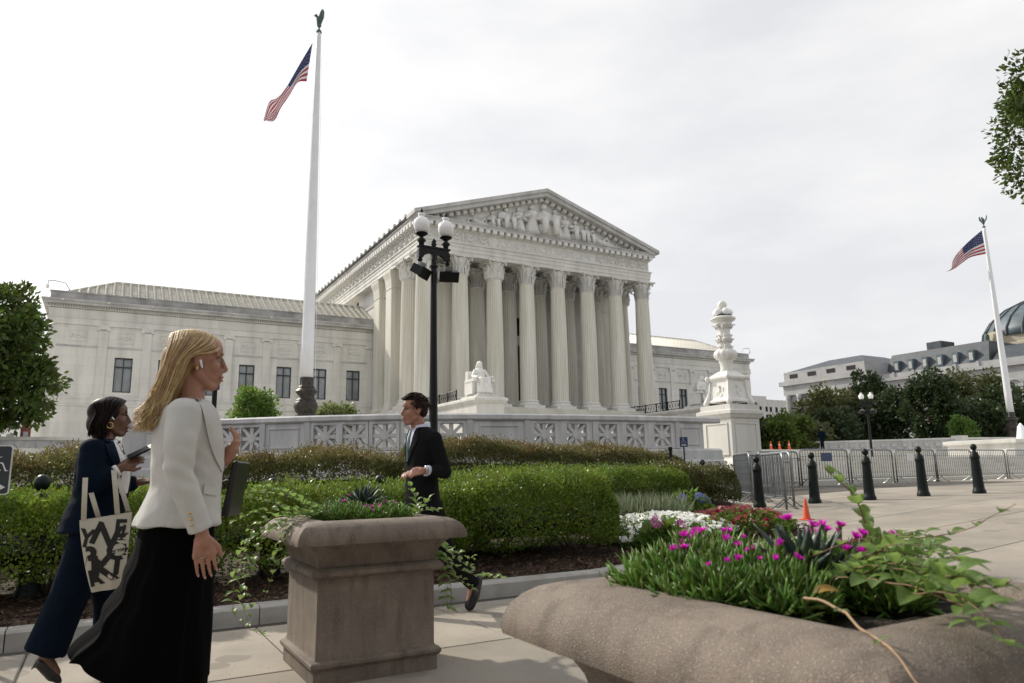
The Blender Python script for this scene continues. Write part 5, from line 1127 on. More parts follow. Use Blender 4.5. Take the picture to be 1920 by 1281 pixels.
vine('arching vine rising from the nearest planter beside the agave', [[(1.40,1.02,.90),(1.394,.973,1.0),(1.384,.987,1.08),(1.365,1.014,1.125),(1.351,1.032,1.157)]], .050, .022)
vine('long vine reaching to the right out of the nearest planter', [[(1.351,1.10,.96),(1.388,.982,1.003),(1.409,.858,1.015),(1.406,.764,1.040),(1.389,.688,1.085)]], .030, .050, 'stem_red', .0014)
vine('broad leaved vine spreading across the right side of the nearest planter', [[(1.34,1.05,.91),(1.30,.93,.96),(1.285,.80,.965),(1.25,.68,.955),(1.247,.637,.972)],[(1.38,1.08,.91),(1.36,.95,.98),(1.36,.83,.985),(1.30,.72,.985)],[(1.45,1.05,.92),(1.45,.92,.98),(1.40,.80,.985)],[(1.32,1.0,.93),(1.25,.85,.945),(1.20,.69,.935),(1.17,.66,.915)],[(1.5,1.15,.92),(1.52,1.02,.99),(1.5,.88,.99)],[(1.42,1.0,.93),(1.33,.90,1.0),(1.32,.80,1.01)],[(1.48,1.08,.93),(1.44,.95,1.01),(1.38,.84,1.02)],[(1.36,1.0,.92),(1.30,.86,.975),(1.26,.74,.975)]], .050, .032, 'stem', .0018)
vine('drooping leafy vine tip hanging over the near rim of the closest planter', [[(1.24,.80,.935),(1.20,.70,.945),(1.165,.635,.925),(1.145,.60,.895)],[(1.3,.86,.94),(1.245,.72,.97),(1.235,.655,.96)]], .062, .030, 'stem', .002)
vine('dry brown stem hanging over the front rim of the nearest planter', [[(1.175,.965,.905),(1.16,.951,.915),(1.113,.849,.912),(1.05,.765,.908),(.99,.672,.893),(.945,.600,.862)]], .022, .16, 'stem_dry', .0034)
dl = thing('dead_leaf', 'yellow and brown withered leaf lying on the soil of the nearest planter', 'leaf', (1.20,.97,.915)); o = link('blade', LFY, dl); o.scale = (.05,.05,.05); o.rotation_euler = (.4, -.2, -.75)
vine('green vine trailing over the left rim of the middle planter', [[(1.26,4.62,.90),(1.049,4.479,.93),(.90,4.418,.88),(.746,4.438,.783),(.698,4.446,.611),(.708,4.444,.41),(.80,4.43,.31),(.90,4.413,.27)],[(1.25,4.72,.90),(1.0,4.62,.97),(.82,4.64,1.03),(.70,4.66,1.02)],[(1.3,4.7,.9),(1.1,4.65,1.0),(.95,4.7,1.08),(.84,4.726,1.10)],[(1.2,4.8,.9),(.92,4.72,.9),(.80,4.7,.78),(.78,4.7,.55),(.84,4.69,.40)],[(1.05,4.48,.92),(.93,4.43,.75),(.90,4.43,.60),(.86,4.43,.46)],[(1.22,4.66,.9),(1.02,4.5,.95),(.80,4.5,.95),(.66,4.55,.88)],[(1.3,4.75,.92),(1.05,4.8,1.03),(.80,4.85,1.06),(.62,4.9,1.02)],[(1.2,4.7,.92),(1.0,4.6,1.05),(.88,4.6,1.10)],[(1.0,4.5,.9),(.86,4.46,.82),(.80,4.45,.70),(.74,4.45,.52),(.78,4.45,.36)]], .072, .050, 'stem', .002)
vine('green vine hanging behind the right side of the middle planter', [[(1.9,4.9,.88),(2.02,4.86,.80),(2.03,4.6,.62),(2.15,4.5,.52),(2.3,4.49,.47),(2.46,4.467,.448)],[(1.95,4.8,.85),(2.03,4.7,.7),(2.05,4.55,.5),(2.02,4.48,.34),(2.06,4.5,.28)],[(1.95,4.9,.86),(2.08,4.8,.72),(2.2,4.75,.58),(2.33,4.7,.50)],[(1.98,4.7,.8),(2.05,4.55,.55),(2.18,4.5,.42),(2.25,4.48,.36)],[(1.97,4.75,.78),(2.06,4.65,.6),(2.04,4.55,.42),(2.0,4.5,.3)],[(2.0,4.85,.75),(2.2,4.85,.62),(2.4,4.8,.55)]], .074, .045, 'stem', .002)
vine('short vine standing up at the right of the middle planter', [[(1.80,4.5,.89),(1.791,4.453,.969),(1.775,4.465,1.04),(1.742,4.473,1.105)],[(1.82,4.55,.89),(1.86,4.5,.96),(1.88,4.45,.99)],[(1.7,4.5,.89),(1.84,4.42,.925),(1.96,4.40,.93)]], .072, .035, 'stem', .0018)
# ------------------------------------------------------------------ people
from mathutils.bvhtree import BVHTree
random.seed(5)
MT['skin_light'] = mat('skin_light', (0.36, 0.185, 0.128), 0.5, col2=(0.31, 0.15, 0.105), scale=14, spec=0.4)
MT['skin_dark'] = mat('skin_dark', (0.135, 0.062, 0.036), 0.42, col2=(0.11, 0.05, 0.03), scale=14, spec=0.5)
MT['hair_blond'] = mat('hair_blond', (0.52, 0.385, 0.20), 0.42, col2=(0.36, 0.25, 0.115), scale=30, island=0.3, spec=0.5)
MT['hair_base'] = mat('hair_blond_base', (0.34, 0.235, 0.11), 0.5, col2=(0.24, 0.155, 0.07), scale=40, stretch=(1,1,.2), spec=0.2)
MT['hair_dark'] = mat('hair_dark', (0.012, 0.006, 0.005), 0.55, var=0.2, scale=30, island=0.4, spec=0.2)
MT['hair_brown'] = mat('hair_brown', (0.032, 0.018, 0.011), 0.55, var=0.2, scale=30, island=0.4, spec=0.2)
def cloth(k, c, rough=0.85, b=0.25, bs=14, var=0.06): MT[k] = mat(k, c, rough, var=var, scale=3, bump=b, bscale=bs, spec=0.06)
cloth('wool_cream', (0.55, 0.54, 0.52), b=0.35, bs=9); cloth('cloth_black', (0.0018, 0.0018, 0.002), 0.95); cloth('cloth_navy', (0.0035, 0.008, 0.017), 0.85, b=.35, bs=9); cloth('cloth_suit', (0.010, 0.0105, 0.012), 0.85, b=.35, bs=9)
cloth('cloth_white', (0.72, 0.71, 0.71), b=.5, bs=18); cloth('cloth_shirt', (0.60, 0.62, 0.74)); cloth('cloth_tie', (0.05, 0.10, 0.11), 0.5); cloth('canvas', (0.47, 0.44, 0.375), b=.5, bs=12, var=.05); cloth('lapel_navy', (0.005, 0.011, 0.024), 0.7)
MT['leather'] = mat('black_leather', (0.008, 0.008, 0.009), 0.3, var=0.1, spec=0.5); MT['nail'] = mat('nail_varnish', (0.52, 0.33, 0.28), 0.25); MT['gold'] = mat('gold', (0.7, 0.5, 0.2), 0.3, metal=0.9); MT['eye_white'] = mat('eye_white', (0.36, 0.31, 0.28), 0.3); MT['eye_dark'] = mat('eye_dark', (0.015, 0.01, 0.008), 0.2)
MT['lip_light'] = mat('lips_light', (0.42, 0.16, 0.14), 0.45); MT['lip_dark'] = mat('lips_dark', (0.20, 0.06, 0.055), 0.4); MT['phone'] = mat('phone_glass', (0.006, 0.006, 0.007), 0.5, spec=0.15); MT['watch'] = mat('watch_steel', (0.5, 0.5, 0.52), 0.3, metal=0.9); MT['ink'] = mat('print_black', (0.012, 0.012, 0.012), 0.7)
def ell(mb, c, r, n=18, m=12): return mb._ball(c, 1.0, n, m, r[0], r[1], r[2])
class Person:
    def __init__(s, name, label, base):
        s.t = thing('person', label, 'person', base); s.b = Vector(base)
    def put(s, name, me, mt, parent=None, kind=None):
        me.transform(Matrix.Translation(-s.b))
        me.materials.clear()
        for m in (mt if isinstance(mt, (list, tuple)) else [mt]): me.materials.append(MT[m])
        return link(name, me, parent or s.t)
    def mb(s, name, q, mt, smooth=True, parent=None): return s.put(name, q.mesh(name, smooth), mt, parent)
def head_pieces(mb, hc, f, k, tilt=0.0):
    """head facing f*X (f = 1 or -1) centred at hc, scale k"""
    ct, st_ = math.cos(tilt), math.sin(tilt)
    def T(p): x, y, z = p; x, z = x*ct-z*st_, x*st_+z*ct; return (hc[0]+f*x*k, hc[1]+y*k, hc[2]+z*k)
    def E_(c, r): ell(mb, T(c), [q*k for q in r])
    def C_(a, ra, b, rb): cap(mb, T(a), ra*k, T(b), rb*k, 12, 3)
    E_((-.014,0,.034), (.097,.074,.084)); E_((.030,0,-.028), (.060,.057,.088)); E_((.060,0,-.099), (.027,.028,.020)); E_((.045,0,.05), (.050,.058,.05))
    for s in (-1, 1):
        C_((.0,s*.048,-.055), .020, (.055,s*.020,-.101), .017); E_((.056,s*.034,-.022), (.028,.026,.032)); E_((-.006,s*.072,-.008), (.017,.009,.030)); C_((.080,s*.012,.030), .010, (.066,s*.045,.026), .010); E_((.094,s*.011,-.036), (.010,.008,.008))
    C_((.090,0,.018), .0085, (.109,0,-.026), .0115); E_((.104,0,-.031), (.012,.011,.009)); E_((.088,0,-.052), (.012,.020,.014)); E_((.093,0,-.060), (.0095,.021,.0068)); E_((.090,0,-.073), (.0095,.019,.0078)); E_((.083,0,-.086), (.012,.018,.010))
    return T
def face(P, T, k, f, brow, lips, open_=0.0, lid=None):
    for s in (-1, 1):
        q = MB(); ell(q, T((.0745,s*.031,.005)), (.0115*k,.0115*k,.0085*k)); P.mb('eye', q, 'eye_white')
        q = MB(); ell(q, T((.0825,s*.032,.005)), (.0055*k,.0058*k,.0062*k)); P.mb('iris', q, 'eye_dark')
        q = MB(); q.tube([T((.093,s*.012,.030)), T((.091,s*.028,.036)), T((.078,s*.048,.031))], [.0022*k,.003*k,.0012*k], 6); P.mb('eyebrow', q, brow)
        q = MB(); q.tube([T((.087,s*.018,.010)), T((.0895,s*.031,.0165)), T((.078,s*.044,.009))], [.0025*k,.003*k,.002*k], 6); P.mb('eyelash', q, brow)
    q = MB(); q.tube([T((.092,-.021,-.061)), T((.1015,-.008,-.0585)), T((.1015,.008,-.0585)), T((.092,.021,-.061))], [.002*k,.0040*k,.0040*k,.002*k], 8, flat=.8); q.tube([T((.090,-.019,-.068-open_)), T((.099,-.007,-.0735-open_)), T((.099,.007,-.0735-open_)), T((.090,.019,-.068-open_))], [.002*k,.0048*k,.0048*k,.002*k], 8, flat=.8); P.mb('lips', q, lips)
    if open_: q = MB(); q.box(*sorted((T((.088,0,0))[0], T((.098,0,0))[0])), T((0,-.013,0))[1], T((0,.013,0))[1], T((0,0,-.0665))[2], T((0,0,-.0635))[2]); P.mb('teeth', q, 'eye_white', False)
def hand(mb, w, d, n, spread=.018, L_=.085, curl=.35, thumb=1, r=.0088, palm=.085):
    """palm from wrist w along d; n = back-of-hand normal; four fingers and a thumb"""
    w, d, n = Vector(w), Vector(d).normalized(), Vector(n).normalized(); s_ = d.cross(n).normalized(); n = s_.cross(d)
    cap(mb, w-d*.02, .024, w+d*.03, .026)
    for k in (-1.5, -.5, .5, 1.5): cap(mb, w+d*.015+s_*k*.011, .015, w+d*palm+s_*k*spread*1.02, .0118, 10, 3)
    cap(mb, w+d*.03-s_*.012, .016, w+d*(palm-.02)+s_*.012, .015)
    tips = []
    for i, k in enumerate((-1.5, -.5, .5, 1.5)):
        l = L_*(.84, 1.0, .95, .74)[i] if thumb < 0 else L_*(.74, .95, 1.0, .84)[i]; p = w+d*palm+s_*k*spread; dd = d.copy()
        for j, fr in enumerate((.45, .32, .25)):
            dd = (dd-n*curl*(.7+.6*j)*.8+s_*k*.01).normalized(); q = p+dd*l*fr; cap(mb, p, r*(1-.07*j), q, r*(.93-.08*j), 8, 2); p = q
        tips.append((p, dd))
    b = w+d*.025+s_*thumb*-.026; m_ = b+(d*.75-s_*thumb*.55-n*.35).normalized()*.042; e = m_+(d*.95-s_*thumb*.1-n*.2).normalized()*.034
    cap(mb, b, .0145, m_, .0115, 8, 2); cap(mb, m_, .0108, e, .0085, 8, 2)
    return tips
def wrinkle(me, fn):
    n = len(me.vertices); co = np.zeros(3*n, np.float32); nr = np.zeros(3*n, np.float32); me.vertices.foreach_get('co', co); me.vertices.foreach_get('normal', nr); co = co.reshape(-1, 3); nr = nr.reshape(-1, 3)
    d = np.array([fn(Vector(p)) for p in co], np.float32); me.vertices.foreach_set('co', (co+nr*d[:, None]).ravel()); me.update()
def bvh_of(o_mesh): return BVHTree.FromPolygons([v.co.copy() for v in o_mesh.vertices], [tuple(p.vertices) for p in o_mesh.polygons])
def drape(bvh, fn, nu, nv, dirv, off=.005, far=3.0, thick=.004):
    dirv = Vector(dirv).normalized(); m = MB(); pts = {}
    for i in range(nu+1):
        for j in range(nv+1):
            p = Vector(fn(i/nu, j/nv)); h = bvh.ray_cast(p-dirv*far, dirv)
            pts[i, j] = (h[0]-dirv*off) if h[0] is not None else None
    d = [((pts[k]-Vector(fn(k[0]/nu, k[1]/nv))).dot(dirv)) for k in pts if pts[k] is not None]; md = sorted(d)[len(d)//2] if d else 0
    for k in pts:
        q = Vector(fn(k[0]/nu, k[1]/nv))
        if pts[k] is None or abs((pts[k]-q).dot(dirv)-md) > .16:
            nb = bvh.find_nearest(q+dirv*md); pts[k] = nb[0]+nb[1]*off if nb[0] is not None else q+dirv*md
    lay = []
    for o in (0, thick): lay.append([[pts[i, j]+dirv*o for j in range(nv+1)] for i in range(nu+1)])
    for L_ in lay: m.grid(lambda u, v: L_[int(round(u*nu))][int(round(v*nv))], nu, nv)
    edge = [(i, 0) for i in range(nu)]+[(nu, j) for j in range(nv)]+[(i, nv) for i in range(nu, 0, -1)]+[(0, j) for j in range(nv, 0, -1)]
    m.rings([[lay[0][i][j] for i, j in edge], [lay[1][i][j] for i, j in edge]], False)
    return m
def between(A_, B_): return lambda u, v: tuple(bez(A_, u).lerp(bez(B_, u), v))
def torso(mb, levels, n=28):
    mb.rings([[(cx+a*math.cos(2*PI*j/n)*(1.0), cy+b*math.copysign(abs(math.sin(2*PI*j/n))**.85, math.sin(2*PI*j/n)), z) for j in range(n)] for (z, cx, cy, a, b) in levels], True)
def strand(q, pts, r, n=12):
    cur = [bez(pts, i/n) for i in range(n+1)]; q.tube(cur, [r*(.5+.5*math.sin(PI*min(1, .25+i/n*.75))) if i < n else r*.15 for i in range(n+1)], 4)

# ---- blonde woman in cream blazer
Yb = 3.2; P = Person('person', 'woman with long blonde hair in cream blazer and long black skirt, walking right', (.28, Yb, 0))
b = MB(); HC = (.313, Yb, 1.632); T = head_pieces(b, HC, 1, 1.02, -.03)
cap(b, T((-.020,0,-.07)), .050, (.300,Yb,1.45), .054); torso(b, [(1.47,.30,Yb,.05,.06),(1.42,.29,Yb,.07,.15),(1.3,.295,Yb,.10,.15),(1.1,.29,Yb,.095,.12),(.95,.28,Yb,.11,.15),(.85,.28,Yb,.11,.15)])
SR, ER, WR = (.255,Yb-.185,1.395), (.255,Yb-.225,1.175), (.338,Yb-.225,.965); cap(b, SR, .045, ER, .036); cap(b, ER, .034, WR, .024)
tips = hand(b, (.345,Yb-.225,.945), (.16,-.02,-1), (-.25,-1,0), spread=.0208, L_=.082, curl=.17, thumb=1, r=.0079, palm=.075)
SLh, ELh, WLh = (.31,Yb+.18,1.39), (.37,Yb+.21,1.15), (.447,Yb+.01,1.235); cap(b, SLh, .045, ELh, .036); cap(b, ELh, .034, WLh, .024)
hand(b, (.452,Yb-.01,1.245), (.45,-.2,.88), (.80,-.35,-.35), spread=.019, L_=.07, curl=1.05, thumb=-1, r=.0082, palm=.062)
for (dx, sy, kx) in ((.03,-.07,.02),(.10,.07,.06)): cap(b, (.28,Yb+sy,.86), .085, (.28+dx,Yb+sy,.5), .055); cap(b, (.28+dx,Yb+sy,.5), .052, (.27+dx*1.3,Yb+sy,.11), .034); cap(b, (.26+dx*1.3,Yb+sy,.07), .035, (.36+dx*1.3,Yb+sy,.045), .03)
P.put('body', remesh(b, .0045, 2, 'body'), 'skin_light'); face(P, T, 1.02, 1, 'hair_base', 'lip_light')
for (p, d) in tips: q = MB(); ell(q, p+Vector((.002,-.0055,-.001)), (.0036,.0022,.0062), 8, 6); P.mb('fingernail', q, 'nail')
q = MB(); c = Vector((.352,Yb-.236,.865)); q.tube([c+Vector((.0105*math.cos(a), .0105*math.sin(a), .002*math.cos(a))) for a in np.linspace(0, 2*PI, 14)], .0016, 5); P.mb('ring', q, 'watch')
j = MB(); torso(j, [(1.472,.300,Yb,.058,.070),(1.452,.292,Yb,.085,.12),(1.43,.288,Yb,.105,.175),(1.39,.290,Yb,.122,.198),(1.30,.298,Yb,.134,.185),(1.20,.302,Yb,.136,.165),(1.12,.300,Yb,.130,.155),(1.06,.290,Yb,.142,.168),(1.0,.280,Yb,.158,.188),(.972,.277,Yb,.163,.194)])
cap(j, (.262,Yb-.165,1.395), .068, (.250,Yb-.215,1.29), .060); cap(j, (.250,Yb-.215,1.29), .060, (.252,Yb-.225,1.175), .053); j.tube([(.251,Yb-.222,1.22),(.252,Yb-.225,1.175),(.275,Yb-.226,1.115),(.300,Yb-.226,1.06),(.325,Yb-.225,1.0),(.341,Yb-.225,.960)], [.055,.053,.050,.047,.0455,.045], 18)
cap(j, SLh, .064, ELh, .052); j.tube([ELh, (.40,Yb+.12,1.19), (.428,Yb+.04,1.225)], [.052,.046,.042], 16)
jm = remesh(j, .0085, 3, 'blazer')
def bz(c):          # soft cloth folds at the elbow, waist and back
    w = .0034*noise.noise(Vector((c.x*9, c.y*9, c.z*20)))+.002*noise.noise(c*26)
    if c.y < Yb-.15:
        e = math.exp(-((c.z-1.17)/.07)**2); w += .0024*e*math.sin((c.z+.5*c.x)*95+14*c.y)
    if c.z < 1.06 and abs(c.y-Yb) < .2: w += .004*(1.06-c.z)/.09*math.sin(7*math.atan2(c.y-Yb, c.x-.28))
    return w
wrinkle(jm, bz)
bv = bvh_of(jm); P.put('blazer', jm, 'wool_cream')
dY = (0, 1, 0)
lp_ = drape(bv, between([(.285,0,1.492),(.315,0,1.44),(.335,0,1.37),(.355,0,1.30),(.383,0,1.235),(.420,0,1.178)], [(.305,0,1.495),(.345,0,1.455),(.382,0,1.40),(.408,0,1.32),(.424,0,1.24),(.430,0,1.180)]), 22, 8, dY, .011, thick=.008); P.mb('lapel', lp_, 'wool_cream')
pk = drape(bv, between([(.350,0,1.13),(.405,0,1.118)], [(.349,0,1.096),(.404,0,1.084)]), 8, 4, dY, .006); P.mb('pocket_flap', pk, 'wool_cream')
for dz in (0, .022, .044): q = MB(); ell(q, (.303+dz*-.25,Yb-.268,.985+dz), (.006,.004,.006), 8, 6); P.mb('sleeve_button', q, 'gold')
def skirt(u, v):   # u down, v around
    a = 2*PI*v; ca, sa = math.cos(a), math.sin(a); e = u**1.35
    hem = .395+.055*(.5-.5*ca)**3*2.2-.01*ca+.012*math.sin(9*a)*u; z = .995+(hem-.995)*u
    a_ = .135+(.205-.135)*e; b_ = .158+(.235-.158)*e; cx = .280+(.222-.280)*e
    back = max(0, -ca)**2.2*.082*u**3.2
    nz_ = noise.noise(Vector((2.2*ca, 2.2*sa, 1.2*u))); fold = 1+u*(.040*math.sin(9*a+1.5*u+4*nz_)+.018*math.sin(23*a+5*nz_)+.035*nz_)+.02*u*math.sin(5*u+4*a)
    return (cx+a_*ca*fold-back+.014*u*math.sin(6*z*8+3*a)*max(0, -ca), Yb+b_*sa*fold, z+back*.10)
q = MB(); q.grid(skirt, 46, 160, wrap=True); q.rings([[skirt(.02, j_/40) for j_ in range(40)], [(x*.5+.14, (y-Yb)*.5+Yb, z) for x, y, z in [skirt(.02, j_/40) for j_ in range(40)]]], False); P.mb('skirt', q, 'cloth_black')
for i in range(0):
    q = MB(); s0 = random.uniform(-.8, .8); z0 = .55-.012*i; x0 = .03-.004*i+random.uniform(-.01,.01)
    q.grid(lambda u, v: (x0+.05*(1-u)-(.085+.02*math.sin(i*2.1))*u+.012*math.sin(9*v+i)*u, Yb-.20+.36*((i*.37) % 1)+(.10+.03*u)*(v-.5)*2, z0+.05*(1-u)-.075*u*u+.015*math.sin(7*v+i*1.7)*u), 8, 10); P.mb('hem_fold', q, 'cloth_black')
# hair
h = MB(); ell(h, T((-.020,0,.038)), (.089,.079,.086)); ell(h, T((-.060,0,-.02)), (.052,.074,.09)); cap(h, T((-.070,0,.01)), .066, (.225,Yb,1.54), .060); cap(h, (.225,Yb,1.54), .058, (.180,Yb,1.42), .036)
P.put('hair_mass', remesh(h, .009, 4, 'hair_mass'), 'hair_base')
q = MB(); R_ = random.Random(3)
for i in range(2600):
    s = R_.uniform(-1, 1); s = math.copysign(abs(s)**.8, s); r = R_.random(); r = r if R_.random() < .6 else r**.35; lay = R_.uniform(-.004,.012)
    x0 = .405-.20*r; zt = .088*math.sqrt(max(0, 1-((x0-.29)/.125)**2)) if abs(x0-.29) < .124 else .0; z0 = 1.668+zt+.006; dn = abs(s)
    p0 = (x0, Yb+s*.012, z0); p1 = (x0-.030+.018*r, Yb+s*(.070+lay), z0-.022-.016*r-.028*dn); p2 = (.300-.100*r-.015*dn, Yb+s*(.091+lay), 1.660-.010*r-.022*dn)
    p3 = (.245-.070*r+R_.uniform(-.008,.008), Yb+s*(.092+lay), 1.555+R_.uniform(-.02,.02)); p4 = (.208-.058*r+R_.uniform(-.012,.012), Yb+s*.088, 1.465+R_.uniform(-.02,.02))
    p5 = (.178-.045*r+R_.uniform(-.02,.03), Yb+s*.09+R_.uniform(-.02,.02), 1.415+R_.uniform(-.035,.03)); p6 = (p5[0]-R_.uniform(-.01,.035), p5[1], p5[2]-R_.uniform(.01,.05))
    strand(q, [p0, p1, p2, p3, p4, p5, p6], R_.uniform(.0013,.0027), 14)
P.mb('hair_strands', q, 'hair_blond')
for s_ in (-1,):
    q = MB(); cap(q, T((.004,s_*.079,-.010)), .0055, T((.012,s_*.082,-.036)), .003); P.mb('earbud', q, 'sign_white'); q = MB(); ell(q, T((-.006,s_*.082,-.040)), (.006,.004,.008), 8, 6); P.mb('earring', q, 'gold')
BP = P
pf = thing('portfolio', 'black leather portfolio held at the blonde woman\'s far side', 'folder', (.455, Yb+.02, 1.0)); m = MB(); m.bbox(-.012,.018,-.02,.21,0,.225,.006); o = m.build('cover', 'leather', pf); o.rotation_euler = (0, .16, -.36)
# ---- woman in navy suit
Yw = 5.0; P = Person('person', 'woman with dark bob in navy suit carrying a tote and phone, walking right', (0, Yw, 0))
b = MB(); HC = (.022, Yw, 1.525); T = head_pieces(b, HC, 1, .98, .04)
cap(b, T((-.020,0,-.07)), .048, (.010,Yw,1.36), .054); torso(b, [(1.39,.01,Yw,.05,.06),(1.35,.0,Yw,.07,.15),(1.2,.02,Yw,.115,.15),(1.05,.01,Yw,.105,.14),(.85,-.01,Yw,.11,.15),(.8,-.01,Yw,.11,.15)])
S_, E1, W1 = (-.05,Yw-.18,1.325), (-.055,Yw-.24,1.125), (.088,Yw-.215,1.215); cap(b, S_, .045, E1, .038); cap(b, E1, .036, W1, .026)
hand(b, (.092,Yw-.215,1.222), (.85,.05,.52), (-.35,-.85,.4), spread=.018, L_=.075, curl=.35, thumb=-1, r=.009, palm=.07)
S2_, E2, W2 = (.0,Yw+.18,1.325), (.06,Yw+.2,1.11), (.19,Yw+.12,1.135); cap(b, S2_, .045, E2, .038); cap(b, E2, .036, W2, .026); hand(b, (.195,Yw+.12,1.137), (1,-.1,.12), (0,-.3,1), spread=.018, L_=.07, curl=.4, thumb=1, r=.009, palm=.07)
cap(b, (-.01,Yw-.09,.82), .09, (-.10,Yw-.08,.50), .06); cap(b, (-.10,Yw-.08,.5), .055, (-.19,Yw-.08,.215), .036); cap(b, (-.192,Yw-.08,.20), .034, (-.140,Yw-.08,.115), .028)
cap(b, (.01,Yw+.09,.82), .09, (.12,Yw+.08,.47), .06); cap(b, (.12,Yw+.08,.47), .055, (.15,Yw+.08,.10), .036); cap(b, (.14,Yw+.08,.06), .033, (.24,Yw+.08,.04), .028)
P.put('body', remesh(b, .0055, 3, 'body'), 'skin_dark'); face(P, T, .98, 1, 'hair_dark', 'lip_dark', .012)
j = MB(); torso(j, [(1.395,.012,Yw,.062,.075),(1.38,.0,Yw,.085,.13),(1.36,-.006,Yw,.105,.18),(1.32,-.008,Yw,.122,.203),(1.25,.008,Yw,.150,.20),(1.15,.012,Yw,.150,.188),(1.05,.004,Yw,.148,.188),(.95,-.02,Yw,.160,.208),(.862,-.036,Yw,.168,.222)])
cap(j, (-.05,Yw-.165,1.325), .074, E1, .066); j.tube([(-.07,Yw-.24,1.116), E1, (.0,Yw-.23,1.158), (.062,Yw-.22,1.196)], [.064,.065,.058,.053], 18); cap(j, S2_, .07, E2, .062); cap(j, E2, .06, (.16,Yw+.13,1.13), .052)
jm = remesh(j, .009, 3, 'jacket')
wrinkle(jm, lambda c: .004*noise.noise(Vector((c.x*9, c.y*9, c.z*17))))
bv = bvh_of(jm); P.put('jacket', jm, 'cloth_navy')
tp_ = drape(bv, between([(.040,0,1.398),(.070,0,1.33),(.095,0,1.25),(.105,0,1.17),(.100,0,1.08)], [(.088,0,1.388),(.118,0,1.33),(.148,0,1.25),(.153,0,1.17),(.145,0,1.075)]), 20, 6, dY, .004); P.mb('white_top', tp_, 'cloth_white')
lp_ = drape(bv, between([(.0,0,1.405),(.015,0,1.34),(.045,0,1.27),(.085,0,1.215)], [(.04,0,1.402),(.068,0,1.335),(.092,0,1.26),(.098,0,1.205)]), 16, 6, dY, .010, thick=.007); P.mb('lapel', lp_, 'lapel_navy')
q = MB(); q.lathe([(.034,-.012),(.036,.0),(.034,.012)], n=14); me = q.mesh('cuff', True); me.transform(Matrix.Translation((.075,Yw-.218,1.206)) @ Vector((.85,.05,.52)).to_track_quat('Z','Y').to_matrix().to_4x4()); P.put('shirt_cuff', me, 'cloth_white')
tr_ = MB(); tr_.tube([(.0,Yw-.08,.95),(-.02,Yw-.08,.82),(-.065,Yw-.08,.66),(-.110,Yw-.08,.50),(-.155,Yw-.08,.36),(-.198,Yw-.08,.225)], [.12,.125,.112,.103,.104,.110], 22)
tr_.tube([(.0,Yw+.08,.95),(.03,Yw+.08,.80),(.085,Yw+.08,.62),(.115,Yw+.08,.45),(.135,Yw+.08,.25),(.14,Yw+.08,.05)], [.12,.125,.112,.104,.106,.115], 22)
tm_ = remesh(tr_, .011, 4, 'trousers')
wrinkle(tm_, lambda c: .008*noise.noise(Vector((c.x*8, c.y*8, c.z*5)))+.003*noise.noise(c*20))
P.put('trousers', tm_, 'cloth_navy')
q = MB(); cap(q, (-.205,Yw-.08,.175), .036, (-.150,Yw-.08,.105), .034); cap(q, (-.150,Yw-.08,.105), .033, (-.118,Yw-.08,.068), .016); q.tube([(-.222,Yw-.08,.19),(-.255,Yw-.08,.145)], [.012,.005], 6); P.put('shoe', remesh(q, .006, 2, 'shoe'), 'leather')
q = MB(); cap(q, (.14,Yw+.08,.055), .036, (.22,Yw+.08,.035), .034); cap(q, (.22,Yw+.08,.035), .033, (.275,Yw+.08,.02), .016); P.put('shoe', remesh(q, .006, 2, 'shoe'), 'leather')
h = MB(); ell(h, T((-.026,0,.040)), (.100,.085,.088)); ell(h, T((-.060,0,-.03)), (.068,.084,.085)); cap(h, T((-.060,-.035,-.05)), .052, T((-.055,-.045,-.105)), .040); cap(h, T((-.060,.035,-.05)), .052, T((-.055,.045,-.105)), .040)
P.put('hair_mass', remesh(h, .009, 4, 'hair_mass'), 'hair_dark')
q = MB(); R_ = random.Random(9)
for i in range(420):
    s = R_.uniform(-1, 1); s = math.copysign(abs(s)**.6, s); r = R_.random(); lay = R_.uniform(0,.010); x0 = .085-.16*r; z0 = .090+.040*math.sin(PI*min(1, r*.75+.12))
    strand(q, [T((x0,s*.012,z0)), T((x0-.03,s*(.080+lay),z0-.035)), T((.02-.10*r,s*(.090+lay),.025)), T((-.012-.095*r,s*(.090+lay),-.045)), T((-.010-.10*r+R_.uniform(-.01,.02),s*(.082+lay),-.105+R_.uniform(-.012,.012)))], R_.uniform(.003,.005), 12)
P.mb('hair_strands', q, 'hair_dark')
q = MB(); cap(q, T((.010,-.092,-.004)), .005, T((.020,-.094,-.016)), .003); P.mb('earbud', q, 'sign_white'); q = MB(); q.tube([T((.0+.016*math.cos(a),-.094,-.052+.018*math.sin(a))) for a in np.linspace(0, 2*PI, 14)], .0028, 5); P.mb('earring', q, 'gold')
ph = thing('phone', 'black phone held up by the woman in the navy suit', 'phone', (.195, Yw-.22, 1.318)); m = MB(); m.bbox(-.075,.075,-.036,.036,-.005,.005,.003); o = m.build('case', 'phone', ph); o.rotation_euler = (.35, -.5, 0)
